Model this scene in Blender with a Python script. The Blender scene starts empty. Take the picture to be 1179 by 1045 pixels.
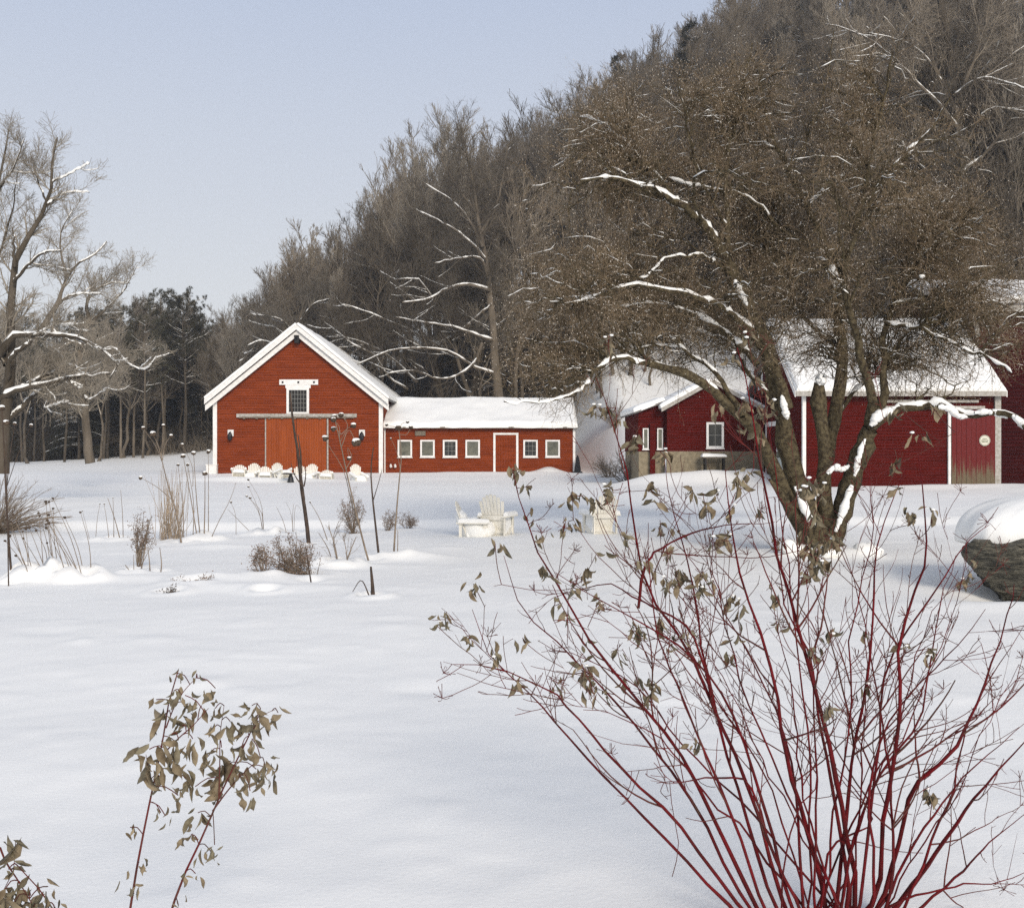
import bpy, math, random
import numpy as np
from mathutils import Vector, Matrix, Euler

C = bpy.context.scene.collection
F = 1180.0
R_ = np.random.default_rng
PI = math.pi

# ------------------------------------------------------------------ helpers
def px(x, y, D):
    """point at depth D metres along a photo direction"""
    return np.array([(x - 589.5) / F * D, D, 1.6 - (y - 522.5) / F * D])

_tab = R_(7).random((256, 256))
def vnoise(x, y):
    x = np.asarray(x, float); y = np.asarray(y, float)
    xi = np.floor(x).astype(int); yi = np.floor(y).astype(int)
    fx = x - xi; fy = y - yi
    fx = fx * fx * (3 - 2 * fx); fy = fy * fy * (3 - 2 * fy)
    g = lambda a, b: _tab[a & 255, b & 255]
    return (g(xi, yi) * (1 - fx) + g(xi + 1, yi) * fx) * (1 - fy) + (g(xi, yi + 1) * (1 - fx) + g(xi + 1, yi + 1) * fx) * fy
def fbm(x, y, o=4):
    s = 0; a = .5; f = 1
    for i in range(o):
        s = s + a * (vnoise(x * f + 17 * i, y * f + 31 * i) - .5); a *= .5; f *= 2.03
    return s
def sstep(t):
    t = np.clip(t, 0, 1); return t * t * (3 - 2 * t)

ROOTLOC = {}
def build(name, V, FS, mat, parent=None, smooth=True):
    """link one mesh object; V in world coordinates of the thing's own building place"""
    V = np.asarray(V, np.float64).reshape(-1, 3)
    if parent is not None:
        V = V - np.array(ROOTLOC[parent.name])
    me = bpy.data.meshes.new(name)
    FS = [np.asarray(f, np.int32) for f in FS if len(f)]
    nl = sum(f.size for f in FS); nf = sum(len(f) for f in FS)
    me.vertices.add(len(V)); me.vertices.foreach_set('co', V.astype(np.float32).ravel())
    me.loops.add(nl); me.polygons.add(nf)
    me.loops.foreach_set('vertex_index', np.concatenate([f.ravel() for f in FS]))
    starts = []; tot = []; o = 0
    for f in FS:
        k = f.shape[1]
        starts.append(o + np.arange(len(f)) * k); tot.append(np.full(len(f), k)); o += f.size
    me.polygons.foreach_set('loop_start', np.concatenate(starts).astype(np.int32))
    me.polygons.foreach_set('loop_total', np.concatenate(tot).astype(np.int32))
    me.polygons.foreach_set('use_smooth', np.full(nf, smooth))
    me.update(calc_edges=True)
    me.validate()
    me.materials.append(mat)
    ob = bpy.data.objects.new(name, me); C.objects.link(ob)
    if parent is not None:
        ob.parent = parent; ROOTLOC[ob.name] = ROOTLOC[parent.name]
    else:
        ROOTLOC[ob.name] = (0, 0, 0)
    return ob

def tag(o, label=None, cat=None, group=None, kind=None):
    if label: o['label'] = label
    if cat: o['category'] = cat
    if group: o['group'] = group
    if kind: o['kind'] = kind
    return o
def thing(name, label, cat, loc=(0, 0, 0), group=None):
    o = bpy.data.objects.new(name, None); C.objects.link(o)
    o.location = loc; o.empty_display_size = .2
    ROOTLOC[o.name] = tuple(loc)
    return tag(o, label, cat, group)
def dup(root, loc, rotz=0, scale=1, label=None, group=None):
    r = root.copy(); C.objects.link(r); r.location = loc
    r.rotation_euler = (0, 0, rotz); r.scale = tuple(scale) if isinstance(scale, (tuple, list)) else (scale,) * 3
    if label: r['label'] = label
    if group: r['group'] = group
    for ch in list(root.children):
        c = ch.copy(); C.objects.link(c); c.parent = r
        for g in list(ch.children):
            d = g.copy(); C.objects.link(d); d.parent = c
    return r

class MB:
    def __init__(s): s.V = []; s.Q = []; s.T = []; s.n = 0
    def add(s, V, Q=None, T=None):
        V = np.asarray(V, float).reshape(-1, 3)
        s.V.append(V)
        if Q is not None and len(Q): s.Q.append(np.asarray(Q) + s.n)
        if T is not None and len(T): s.T.append(np.asarray(T) + s.n)
        s.n += len(V); return s
    def box(s, x0, x1, y0, y1, z0, z1, M=None):
        v = np.array([[x, y, z] for z in (z0, z1) for y in (y0, y1) for x in (x0, x1)], float)
        if M is not None: v = np.array([list(M @ Vector(p)) for p in v])
        return s.add(v, [[0, 2, 3, 1], [4, 5, 7, 6], [0, 1, 5, 4], [2, 6, 7, 3], [0, 4, 6, 2], [1, 3, 7, 5]])
    def plank(s, a, b, w, t, side=(1, 0, 0)):
        """board from a to b, width w along side, thickness t"""
        a = np.array(a, float); b = np.array(b, float)
        d = b - a; d /= np.linalg.norm(d); u = np.array(side, float); u -= d * u.dot(d); u /= np.linalg.norm(u)
        n = np.cross(d, u)
        v = [p + u * su * w / 2 + n * sn * t / 2 for p in (a, b) for sn in (-1, 1) for su in (-1, 1)]
        return s.add(v, [[0, 2, 3, 1], [4, 5, 7, 6], [0, 1, 5, 4], [2, 6, 7, 3], [0, 4, 6, 2], [1, 3, 7, 5]])
    def tube(s, P, R, sides=5):
        V, Q = tubes(P, R, sides); return s.add(V, Q)
    def blob(s, c, r, seed=0, amp=.2, nu=10, nv=7, flat=0):
        th = np.linspace(0, 2 * PI, nu, endpoint=False); ph = np.linspace(0, PI, nv)
        T, Pp = np.meshgrid(th, ph)
        d = np.stack([np.cos(T) * np.sin(Pp), np.sin(T) * np.sin(Pp), np.cos(Pp)], -1)
        k = 1 + amp * 2 * fbm(d[..., 0] * 1.5 + seed * 3.7 + 5, d[..., 1] * 1.5 + d[..., 2] * 2 + seed)
        k[0] = k[0].mean(); k[-1] = k[-1].mean()
        v = d * k[..., None] * np.array(r) 
        if flat: v[..., 2] = np.maximum(v[..., 2], -r[2] * flat)
        v = v + np.array(c)
        i = np.arange(nv - 1)[:, None] * nu; j = np.arange(nu)[None]; j2 = (j + 1) % nu
        q = np.stack([i + j, i + nu + j, i + nu + j2, i + j2], -1).reshape(-1, 4)
        return s.add(v, q)
    def build(s, name, mat, parent=None, smooth=False):
        fs = []
        if s.Q: fs.append(np.concatenate(s.Q))
        if s.T: fs.append(np.concatenate(s.T))
        return build(name, np.concatenate(s.V), fs, mat, parent, smooth)

def tubes(P, R, sides=3):
    P = np.asarray(P, float); R = np.asarray(R, float)
    if P.ndim == 2: P = P[None]; R = R[None]
    M, n, _ = P.shape
    T = np.empty_like(P); T[:, 1:-1] = P[:, 2:] - P[:, :-2]; T[:, 0] = P[:, 1] - P[:, 0]; T[:, -1] = P[:, -1] - P[:, -2]
    T /= np.linalg.norm(T, axis=-1, keepdims=True) + 1e-9
    m = P[:, -1] - P[:, 0]; m /= np.linalg.norm(m, axis=-1, keepdims=True) + 1e-9
    ref = np.where(np.abs(m[:, 2:3]) > .8, np.array([[1., 0, 0]]), np.array([[0, 0, 1.]]))
    ref = np.repeat(ref[:, None], n, 1)
    U = np.cross(ref, T); U /= np.linalg.norm(U, axis=-1, keepdims=True) + 1e-9
    W = np.cross(T, U)
    a = np.arange(sides) * 2 * PI / sides
    V = P[:, :, None] + R[:, :, None, None] * (np.cos(a)[None, None, :, None] * U[:, :, None] + np.sin(a)[None, None, :, None] * W[:, :, None])
    b = np.arange(M)[:, None, None] * n * sides; i = np.arange(n - 1)[None, :, None] * sides; j = np.arange(sides)[None, None]; j2 = (j + 1) % sides
    Q = np.stack([b + i + j, b + i + j2, b + i + sides + j2, b + i + sides + j], -1).reshape(-1, 4)
    return V.reshape(-1, 3), Q

def resample(pts, n):
    """smooth polyline through pts (k,3) -> n points"""
    p = np.asarray(pts, float); k = len(p)
    if k == 2: t = np.linspace(0, 1, n)[:, None]; return p[0] * (1 - t) + p[1] * t
    d = np.r_[0, np.cumsum(np.linalg.norm(np.diff(p, axis=0), axis=1))]; d /= d[-1]
    m = np.gradient(p, d, axis=0)
    t = np.linspace(0, 1, n); i = np.clip(np.searchsorted(d, t, 'right') - 1, 0, k - 2)
    h = (d[i + 1] - d[i])[:, None]; u = ((t - d[i])[:, None]) / h
    return ((2 * u**3 - 3 * u**2 + 1) * p[i] + (u**3 - 2 * u**2 + u) * h * m[i] + (-2 * u**3 + 3 * u**2) * p[i + 1] + (u**3 - u**2) * h * m[i + 1])

def sprout(P, R, N, rng, t0=.3, t1=1., L=(.3, .6), ang=(30, 60), n=6, wander=.15, trop=.1, rr=.6, rmax=.01, tip=.25, absL=False, lenpow=.5, droop=0., tipbias=1.):
    M, k, _ = P.shape
    plen = np.linalg.norm(np.diff(P, axis=1), axis=-1).sum(1)
    w = plen / plen.sum(); idx = rng.choice(M, N, p=w)
    t = t0 + (t1 - t0) * rng.random(N) ** tipbias
    f = t * (k - 1); i = np.minimum(f.astype(int), k - 2); u = (f - i)[:, None]
    p = P[idx, i] * (1 - u) + P[idx, i + 1] * u
    r = R[idx, i] * (1 - u[:, 0]) + R[idx, i + 1] * u[:, 0]
    T = P[idx, i + 1] - P[idx, i]; T /= np.linalg.norm(T, axis=1, keepdims=True) + 1e-9
    rv = rng.normal(size=(N, 3)); rv -= T * (rv * T).sum(1, keepdims=True); rv /= np.linalg.norm(rv, axis=1, keepdims=True)
    a = np.radians(rng.uniform(ang[0], ang[1], N))[:, None]
    d = T * np.cos(a) + rv * np.sin(a)
    ln = rng.uniform(L[0], L[1], N) * (1 if absL else plen[idx]) * (1 - .55 * (t - t0) / max(t1 - t0, 1e-6))
    out = np.empty((N, n, 3)); out[:, 0] = p
    st = (ln / (n - 1))[:, None]
    for q in range(1, n):
        d = d + rng.normal(size=(N, 3)) * wander; d[:, 2] += trop - droop * q / n
        d /= np.linalg.norm(d, axis=1, keepdims=True)
        out[:, q] = out[:, q - 1] + d * st
    r0 = np.minimum(r * rr, rmax)
    RR = r0[:, None] * np.linspace(1, tip, n)[None]
    return out, RR

def snow_on(mb, P, R, rng, prob=.5, sides=5, rmin=.004, k=.85, lift=.55, slope=.75, minw=0., amp=.35):
    M, n, _ = P.shape
    T = P[:, 1:] - P[:, :-1]; T = T / (np.linalg.norm(T, axis=-1, keepdims=True) + 1e-9)
    T = np.concatenate([T, T[:, -1:]], 1)
    hz = np.clip((slope - np.abs(T[..., 2])) / .25, 0, 1)
    sel = (rng.random(M) < prob) & (R[:, 0] > rmin) & (hz.max(1) > .2)
    if not sel.any(): return
    P = P[sel]; R = R[sel]; hz = hz[sel]; M = len(P)
    nn = (n - 1) * 2 + 1
    t = np.linspace(0, n - 1, nn); i = np.minimum(t.astype(int), n - 2); u = t - i
    L = lambda A: A[:, i] * (1 - u)[None, :, None] + A[:, i + 1] * u[None, :, None]
    Ps = L(P); Rs = L(R[..., None])[..., 0]; H = L(hz[..., None])[..., 0]
    am = np.clip(1 + rng.normal(size=(M, nn)) * amp, .15, 1.8) * H
    am[:, 0] *= .3; am[:, -1] *= .2
    rs = np.maximum(Rs, minw) * k * am
    Ps = Ps + np.array([0, 0, 1.]) * (np.maximum(Rs, minw) * lift)[..., None] * np.where(H > .05, 1, 0)[..., None]
    mb.tube(Ps, rs, sides)

# ------------------------------------------------------------------ materials
def mat(name, col, rough=.8, col2=None, scale=5., bump=0., bscale=40., detail=4, metallic=0., spec=.3, stretch=None, mixlo=.35, mixhi=.65, bdist=.01, vary=0):
    m = bpy.data.materials.new(name); m.use_nodes = True
    nt = m.node_tree; N = nt.nodes; L = nt.links
    b = N['Principled BSDF']; b.inputs['Roughness'].default_value = rough
    b.inputs['Metallic'].default_value = metallic
    b.inputs['Specular IOR Level'].default_value = spec
    b.inputs['Base Color'].default_value = (*col, 1)
    tc = N.new('ShaderNodeTexCoord'); vec = tc.outputs['Object']
    if stretch:
        mp = N.new('ShaderNodeMapping'); mp.inputs['Scale'].default_value = stretch
        L.new(vec, mp.inputs['Vector']); vec = mp.outputs['Vector']
    if col2 is not None:
        nz = N.new('ShaderNodeTexNoise'); nz.inputs['Scale'].default_value = scale; nz.inputs['Detail'].default_value = detail
        L.new(vec, nz.inputs['Vector'])
        cr = N.new('ShaderNodeValToRGB'); cr.color_ramp.elements[0].position = mixlo; cr.color_ramp.elements[1].position = mixhi
        cr.color_ramp.elements[0].color = (*col, 1); cr.color_ramp.elements[1].color = (*col2, 1)
        L.new(nz.outputs['Fac'], cr.inputs['Fac']); L.new(cr.outputs['Color'], b.inputs['Base Color'])
    if vary:
        oi = N.new('ShaderNodeObjectInfo'); mr = N.new('ShaderNodeMapRange'); mr.inputs['To Min'].default_value = 1 - vary; mr.inputs['To Max'].default_value = 1 + vary; L.new(oi.outputs['Random'], mr.inputs['Value'])
        hv = N.new('ShaderNodeHueSaturation'); L.new(mr.outputs[0], hv.inputs['Value']); L.new(cr.outputs['Color'], hv.inputs['Color']); L.new(hv.outputs[0], b.inputs['Base Color'])
    if bump:
        nb = N.new('ShaderNodeTexNoise'); nb.inputs['Scale'].default_value = bscale; nb.inputs['Detail'].default_value = 5
        L.new(vec, nb.inputs['Vector'])
        bp = N.new('ShaderNodeBump'); bp.inputs['Strength'].default_value = bump; bp.inputs['Distance'].default_value = bdist
        L.new(nb.outputs['Fac'], bp.inputs['Height']); L.new(bp.outputs['Normal'], b.inputs['Normal'])
    return m

SN = (.86, .855, .82)
M_snow = mat('snow', SN, .6, (.87, .87, .84), 3, .35, 60)
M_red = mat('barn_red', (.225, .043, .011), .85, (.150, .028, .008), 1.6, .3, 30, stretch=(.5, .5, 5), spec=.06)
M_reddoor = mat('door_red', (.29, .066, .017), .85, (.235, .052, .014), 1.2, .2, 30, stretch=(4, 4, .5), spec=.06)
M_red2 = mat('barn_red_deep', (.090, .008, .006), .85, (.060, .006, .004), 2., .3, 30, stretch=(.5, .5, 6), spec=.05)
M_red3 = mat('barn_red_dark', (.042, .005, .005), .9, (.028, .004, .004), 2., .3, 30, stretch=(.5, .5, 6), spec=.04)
M_white = mat('white_paint', (.78, .77, .74), .6, (.66, .65, .62), 6, .1, 40)
M_whiteold = mat('weathered_white', (.42, .40, .37), .7, (.28, .26, .22), 9, .2, 40)
M_chair = mat('cream_paint', (.80, .77, .69), .6, (.70, .67, .58), 8)
M_dark = mat('dark_void', (.012, .011, .010), .6)
M_black = mat('black_metal', (.02, .02, .022), .5, metallic=.3)
M_glass = mat('window_glass', (.02, .022, .022), .15, (.05, .05, .045), 2.5, spec=.25)
M_munt = mat('dim_muntin', (.22, .22, .20), .7)
M_glass2 = mat('window_glass_pale', (.085, .088, .07), .2, (.15, .15, .115), 3, spec=.25)
M_found = mat('tan_foundation', (.27, .225, .15), .85, (.18, .15, .10), 6, .3, 20)
M_wood = mat('old_wood', (.19, .16, .12), .85, (.11, .09, .07), 6, .4, 30, stretch=(6, 6, .6))
M_roof = mat('roof_metal', (.16, .15, .14), .6, (.10, .10, .10), 4)
M_meter = mat('meter_grey', (.46, .50, .47), .5)
M_bark = mat('bark_crab', (.040, .031, .021), .95, (.125, .102, .060), 16, 1, 38, bdist=.035, spec=.05, detail=8)
M_twig = mat('twig_brown', (.26, .195, .122), .9, (.165, .12, .076), 3, spec=.15)
M_bud = mat('frosted_bud', (.62, .58, .52), .8, (.24, .18, .12), 30, spec=.15)
M_fbark = mat('forest_bark', (.135, .112, .085), .95, (.075, .062, .046), 2.5, .8, 12, bdist=.03, spec=.1, stretch=(1, 1, .3), vary=.42)
M_ftwig = mat('forest_twig', (.23, .195, .15), .95, (.135, .112, .085), .6, spec=.1, vary=.42)
M_ltwig = mat('pale_twig', (.29, .255, .205), .95, (.19, .165, .13), .8, spec=.1, vary=.42)
M_needle = mat('pine_needle', (.060, .060, .040), .85, (.095, .085, .060), 1.2, spec=.15, vary=.3)
M_needle2 = mat('hemlock_needle', (.036, .038, .028), .85, (.060, .056, .042), 1.2, spec=.15)
M_dstem = mat('dogwood_red', (.135, .008, .011), .6, (.055, .010, .010), 9, .4, 90, spec=.08, detail=6)
M_dtwig = mat('dogwood_twig', (.12, .020, .020), .75, (.085, .048, .036), 9, spec=.08)
M_leaf = mat('dried_leaf', (.27, .22, .145), .85, (.11, .082, .050), 26, .3, 80, spec=.2)
M_leaf2 = mat('dried_leaf_olive', (.21, .185, .125), .85, (.09, .072, .046), 34, .3, 80, spec=.2)
M_stalk = mat('dry_stalk', (.25, .20, .15), .85, (.16, .125, .095), 8, spec=.15)
M_dstalk = mat('dark_stalk', (.085, .06, .045), .85, (.05, .037, .03), 8, spec=.15)
M_seed = mat('seed_head', (.055, .04, .03), .9, (.10, .075, .055), 30, spec=.1)
M_straw = mat('straw', (.44, .36, .27), .85, (.33, .26, .19), 8, spec=.2)
M_rust = mat('rusty_seed', (.24, .17, .125), .9, (.14, .10, .075), 20, spec=.1)
M_sign = mat('sign_disc', (.62, .60, .50), .7)
M_signtxt = mat('sign_green', (.14, .17, .09), .7)

# door with bare weathered foot
M_door2 = mat('door_weathered', (.16, .014, .012), .8)
def _door2():
    nt = M_door2.node_tree; N = nt.nodes; L = nt.links; b = N['Principled BSDF']
    tc = N.new('ShaderNodeTexCoord'); sp = N.new('ShaderNodeSeparateXYZ'); L.new(tc.outputs['Object'], sp.inputs[0])
    mp = N.new('ShaderNodeMapping'); mp.inputs['Scale'].default_value = (9, 9, .7); L.new(tc.outputs['Object'], mp.inputs['Vector'])
    nz = N.new('ShaderNodeTexNoise'); nz.inputs['Scale'].default_value = 1.6; nz.inputs['Detail'].default_value = 5; L.new(mp.outputs[0], nz.inputs['Vector'])
    a = N.new('ShaderNodeMath'); a.operation = 'MULTIPLY'; a.inputs[1].default_value = 2.6; L.new(nz.outputs['Fac'], a.inputs[0])
    s = N.new('ShaderNodeMath'); s.operation = 'SUBTRACT'; L.new(a.outputs[0], s.inputs[0]); L.new(sp.outputs['Z'], s.inputs[1])
    cr = N.new('ShaderNodeValToRGB'); e = cr.color_ramp.elements; e[0].position = .40; e[1].position = .95
    e[0].color = (.115, .009, .008, 1); e[1].color = (.13, .10, .06, 1)
    L.new(s.outputs[0], cr.inputs['Fac']); L.new(cr.outputs[0], b.inputs['Base Color'])
_door2()

# rock
M_rock = bpy.data.materials.new('layered_rock'); M_rock.use_nodes = True
def _rock():
    nt = M_rock.node_tree; N = nt.nodes; L = nt.links; b = N['Principled BSDF']; b.inputs['Roughness'].default_value = .9
    tc = N.new('ShaderNodeTexCoord'); mp = N.new('ShaderNodeMapping'); mp.inputs['Scale'].default_value = (1.5, 1.5, 7); mp.inputs['Rotation'].default_value = (0, .10, 0)
    L.new(tc.outputs['Object'], mp.inputs['Vector'])
    nz = N.new('ShaderNodeTexNoise'); nz.inputs['Scale'].default_value = 4.5; nz.inputs['Detail'].default_value = 14; nz.inputs['Roughness'].default_value = .72; nz.inputs['Distortion'].default_value = .8
    L.new(mp.outputs[0], nz.inputs['Vector'])
    cr = N.new('ShaderNodeValToRGB'); e = cr.color_ramp.elements; e[0].position = .40; e[0].color = (.02, .02, .016, 1); e[1].position = .62; e[1].color = (.205, .185, .135, 1)
    m = cr.color_ramp.elements.new(.5); m.color = (.085, .078, .058, 1)
    L.new(nz.outputs['Fac'], cr.inputs['Fac']); L.new(cr.outputs[0], b.inputs['Base Color'])
    bp = N.new('ShaderNodeBump'); bp.inputs['Strength'].default_value = 1; bp.inputs['Distance'].default_value = .05
    L.new(nz.outputs['Fac'], bp.inputs['Height']); L.new(bp.outputs[0], b.inputs['Normal'])
_rock()

# ground: snow in the open, litter showing through snow on the wooded hillside
M_ground = bpy.data.materials.new('snow_ground'); M_ground.use_nodes = True
def _ground():
    nt = M_ground.node_tree; N = nt.nodes; L = nt.links; b = N['Principled BSDF']; b.inputs['Roughness'].default_value = .55
    b.inputs['Specular IOR Level'].default_value = .25
    tc = N.new('ShaderNodeTexCoord')
    at = N.new('ShaderNodeAttribute'); at.attribute_name = 'litter'
    nz = N.new('ShaderNodeTexNoise'); nz.inputs['Scale'].default_value = .6; nz.inputs['Detail'].default_value = 8; L.new(tc.outputs['Object'], nz.inputs['Vector'])
    ad = N.new('ShaderNodeMath'); ad.operation = 'ADD'; L.new(nz.outputs['Fac'], ad.inputs[0]); L.new(at.outputs['Fac'], ad.inputs[1])
    cr = N.new('ShaderNodeValToRGB'); e = cr.color_ramp.elements; e[0].position = .95; e[0].color = (*SN, 1); e[1].position = 1.05; e[1].color = (.055, .043, .03, 1)
    L.new(ad.outputs[0], cr.inputs['Fac'])
    L.new(cr.outputs[0], b.inputs['Base Color'])
    n1 = N.new('ShaderNodeTexNoise'); n1.inputs['Scale'].default_value = 45; n1.inputs['Detail'].default_value = 6; L.new(tc.outputs['Object'], n1.inputs['Vector'])
    mp = N.new('ShaderNodeMapping'); mp.inputs['Scale'].default_value = (1, 1.5, 1); L.new(tc.outputs['Object'], mp.inputs['Vector'])
    n2 = N.new('ShaderNodeTexNoise'); n2.inputs['Scale'].default_value = 1.4; n2.inputs['Detail'].default_value = 5; L.new(mp.outputs[0], n2.inputs['Vector'])
    b1 = N.new('ShaderNodeBump'); b1.inputs['Strength'].default_value = .35; b1.inputs['Distance'].default_value = .006; L.new(n1.outputs['Fac'], b1.inputs['Height'])
    b2 = N.new('ShaderNodeBump'); b2.inputs['Strength'].default_value = .15; b2.inputs['Distance'].default_value = .03; L.new(n2.outputs['Fac'], b2.inputs['Height']); L.new(b1.outputs[0], b2.inputs['Normal'])
    L.new(b2.outputs[0], b.inputs['Normal'])
_ground()

# ------------------------------------------------------------------ terrain
MOUNDS = []   # x, y, rx, ry, h
KX = [-70, -45, -30, -18, -5, 9, 22, 42, 90]; KK = [.0, .01, .05, .14, .38, .45, .62, .8, 1.]
def hill(x, y):
    y0 = 70 - 15 * sstep((x - 2.6) / 5.0)
    s = np.clip(y - y0, 0, None); s2 = np.minimum(s, 47) + .10 * np.clip(s - 47, 0, None)
    k = np.interp(x, KX, KK)
    return k * s2 * (.65 + .35 * np.minimum(s2, 75) / 45)
def gbase(x, y):
    x = np.asarray(x, float); y = np.asarray(y, float)
    z = .17 * sstep((y - 22.0 - .5 * np.sin(x * .25)) / .8) + .30 * sstep((y - 52) / 9) + .5 * sstep((y - 60) / 42) * (.35 + .65 * sstep((x + 30) / 20)) + .12 * sstep((y - 30) / 10) * sstep((x - 6) / 5) * sstep((56 - y) / 6)
    
    z = z + hill(x, y)
    far = sstep((y - 60) / 30)
    z = z + fbm(x * .16 + 3, y * .16) * .20 * (1 - .2 * far) * sstep(y / 10 + .3) + fbm(x * .9, y * .9 + 9) * .045 + far * fbm(x * .05 + 40, y * .05) * 2.5 * np.minimum(hill(x, y) / 8, 1)
    return z
HOLLOW = []
def gz(x, y):
    x = np.asarray(x, float); y = np.asarray(y, float)
    z = gbase(x, y)
    for (mx, my, rx, ry, h) in MOUNDS:
        z = z + h * np.exp(-((x - mx) / rx) ** 2 - ((y - my) / ry) ** 2)
    return z
def gp(px_, D):
    x = (px_ - 589.5) / F * D; return np.array([x, D, float(gz(x, D))])

MOUNDS += [(8.7, 44.6, 2.2, 1.2, .62), (10.6, 44.4, .8, 1.6, .35), (6.2, 45.2, 1.4, 1.2, .35), (2.2, 60.6, .8, .35, .35), (-27, 85, 4, 4, .1),
           (6.3, 11.55, .85, .5, -.34), (5.6, 10.75, 1.3, .35, .05), (5.0, 14.0, 1.6, .8, .05),
           (17, 39.2, 4, .7, .16), (21, 38, 3, 1.2, .22), (-2.6, 14.4, .9, .25, .07), (-3.1, 12.0, 1.3, .3, .06), (-4.6, 12.8, 1.6, .3, .05),
           (-1.5, 15.6, .5, .3, .10), (-1.9, 16.2, .35, .2, .06), (-3.3, 12.6, .5, .35, .06), (.8, 3.2, .5, .35, .05), (4.93, 16.2, .75, .6, .16), (4.5, 15.9, .3, .25, .06), (5.3, 15.7, .3, .2, .07),
           (-5.0, 17.5, .6, .3, .05), (-12.6, 58.8, 6.0, .8, .12), (-13.4, 53.4, 3.6, .55, .26), (-14.8, 54.2, .8, .5, .15), (-11.2, 54.0, .6, .5, .2), (-16.5, 55.5, 3.0, 1.4, .10), (-10, 55.0, 3.5, 1.1, .10), (-1, 59.8, 6, .7, .10)]
_r = R_(5)
for i in range(46):   # old footprints and lumps
    D = _r.uniform(7, 50); xx = (_r.uniform(0, 1179) - 589.5) / F * D
    MOUNDS.append((xx, D, .12 + .012 * D, .10 + .01 * D, _r.choice([-1, 1]) * _r.uniform(.012, .03)))

def make_ground():
    ys = [-14.]; 
    while ys[-1] < 420:
        y = ys[-1]; ys.append(y + (.5 if y < 1 else max(.04, .0065 * y)) if y < 75 else y + .012 * y)
    xs = [0.]
    while xs[-1] < 330:
        a = xs[-1]; xs.append(a + max(.045, .009 * a))
    xs = np.array(xs); xs = np.r_[-xs[:0:-1], xs]; ys = np.array(ys)
    X, Y = np.meshgrid(xs, ys); Z = gz(X, Y)
    for (hx, hy, r, h) in HOLLOW:
        i0, i1 = np.searchsorted(ys, [hy - 4 * r, hy + 4 * r]); j0, j1 = np.searchsorted(xs, [hx - 4 * r, hx + 4 * r])
        a = np.hypot(X[i0:i1, j0:j1] - hx, Y[i0:i1, j0:j1] - hy) / r
        Z[i0:i1, j0:j1] += h * (-np.exp(-a ** 2) + .6 * np.exp(-(a - 1.7) ** 2 * 2) * (.6 + .8 * vnoise(X[i0:i1, j0:j1] * 6, Y[i0:i1, j0:j1] * 6)))
    near = sstep((34 - Y) / 10) * sstep((Y + 2) / 4)
    Z += near * (fbm(X * 7, Y * 7, 3) * .008 + np.clip(fbm(X * 1.7 + 50, Y * 1.9, 3) - .14, 0, 1) * .06)
    nx, ny = len(xs), len(ys)
    i = np.arange(ny - 1)[:, None] * nx; j = np.arange(nx - 1)[None]
    q = np.stack([i + j, i + j + 1, i + nx + j + 1, i + nx + j], -1).reshape(-1, 4)
    o = build('snow_ground', np.stack([X, Y, Z], -1), [q], M_ground)
    tag(o, kind='structure')
    lim = np.interp(X, [-200, -24, -14, 4, 9, 18, 22, 200], [98, 98, 72, 74, 79, 74, 63, 63])
    lit = .62 * sstep((Y - lim) / 7) * np.interp(X, [-40, -24], [.85, 1])
    at = o.data.attributes.new('litter', 'FLOAT', 'POINT'); at.data.foreach_set('value', lit.ravel().astype(np.float32))
    print('ground', nx * ny)

# ------------------------------------------------------------------ building parts
def clap(mb, o, u, n, zs, ext, h=.14, t=.022):
    t = t * 1.7
    """clapboard wall: o origin, u along, n outward, zs (z0,z1), ext(z)->(a,b) extent along u"""
    o = np.array(o, float); u = np.array(u, float); n = np.array(n, float); up = np.array([0, 0, 1.])
    z = zs[0]
    while z < zs[1] - 1e-4:
        z2 = min(z + h, zs[1]); a0, b0 = ext(z); a1, b1 = ext(z2)
        if b0 - a0 < .02: break
        if b1 <= a1: a1 = b1 = (a1 + b1) / 2
        p = [o + u * a0 + up * z + n * t, o + u * b0 + up * z + n * t, o + u * b1 + up * z2 + n * .004, o + u * a1 + up * z2 + n * .004,
             o + u * a0 + up * z - n * .03, o + u * b0 + up * z - n * .03, o + u * b1 + up * z2 - n * .03, o + u * a1 + up * z2 - n * .03]
        mb.add(p, [[0, 1, 2, 3], [0, 4, 5, 1], [3, 2, 6, 7], [0, 3, 7, 4], [1, 5, 6, 2], [4, 7, 6, 5]])
        z = z2
def oframe(o, u, n):
    """matrix mapping local (x=along, y=outward*-1, z=up)"""
    return Matrix(((u[0], -n[0], 0, o[0]), (u[1], -n[1], 0, o[1]), (0, 0, 1, o[2]), (0, 0, 0, 1)))
def window(parent, o, u, n, w, h, nx=2, ny=3, fw=.09, glass=None, frame=None, label=None, mw=.022):
    """o = lower left outer corner on wall face"""
    M = oframe(o, u, n); f = MB()
    f.box(0, w, -.06, .0, 0, fw, M); f.box(0, w, -.062, .0, h - fw, h, M); f.box(0, fw, -.058, .0, fw, h - fw, M); f.box(w - fw, w, -.058, .0, fw, h - fw, M)
    f.box(-.03, w + .03, -.09, .0, -.04, -.001, M)
    fr = f.build('window', frame or M_white, parent)
    if label: fr['label'] = label
    g = MB(); g.box(fw, w - fw, -.034, -.026, fw, h - fw, M); g.build('pane', glass or M_glass, fr)
    b = MB()
    for i in range(1, nx): x = fw + (w - 2 * fw) * i / nx; b.box(x - mw / 2, x + mw / 2, -.05, -.036, fw, h - fw, M)
    for i in range(1, ny): z = fw + (h - 2 * fw) * i / ny; b.box(fw, w - fw, -.047, -.0365, z - mw / 2, z + mw / 2, M)
    if b.n: b.build('muntin', M_munt, fr)
    return fr
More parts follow.
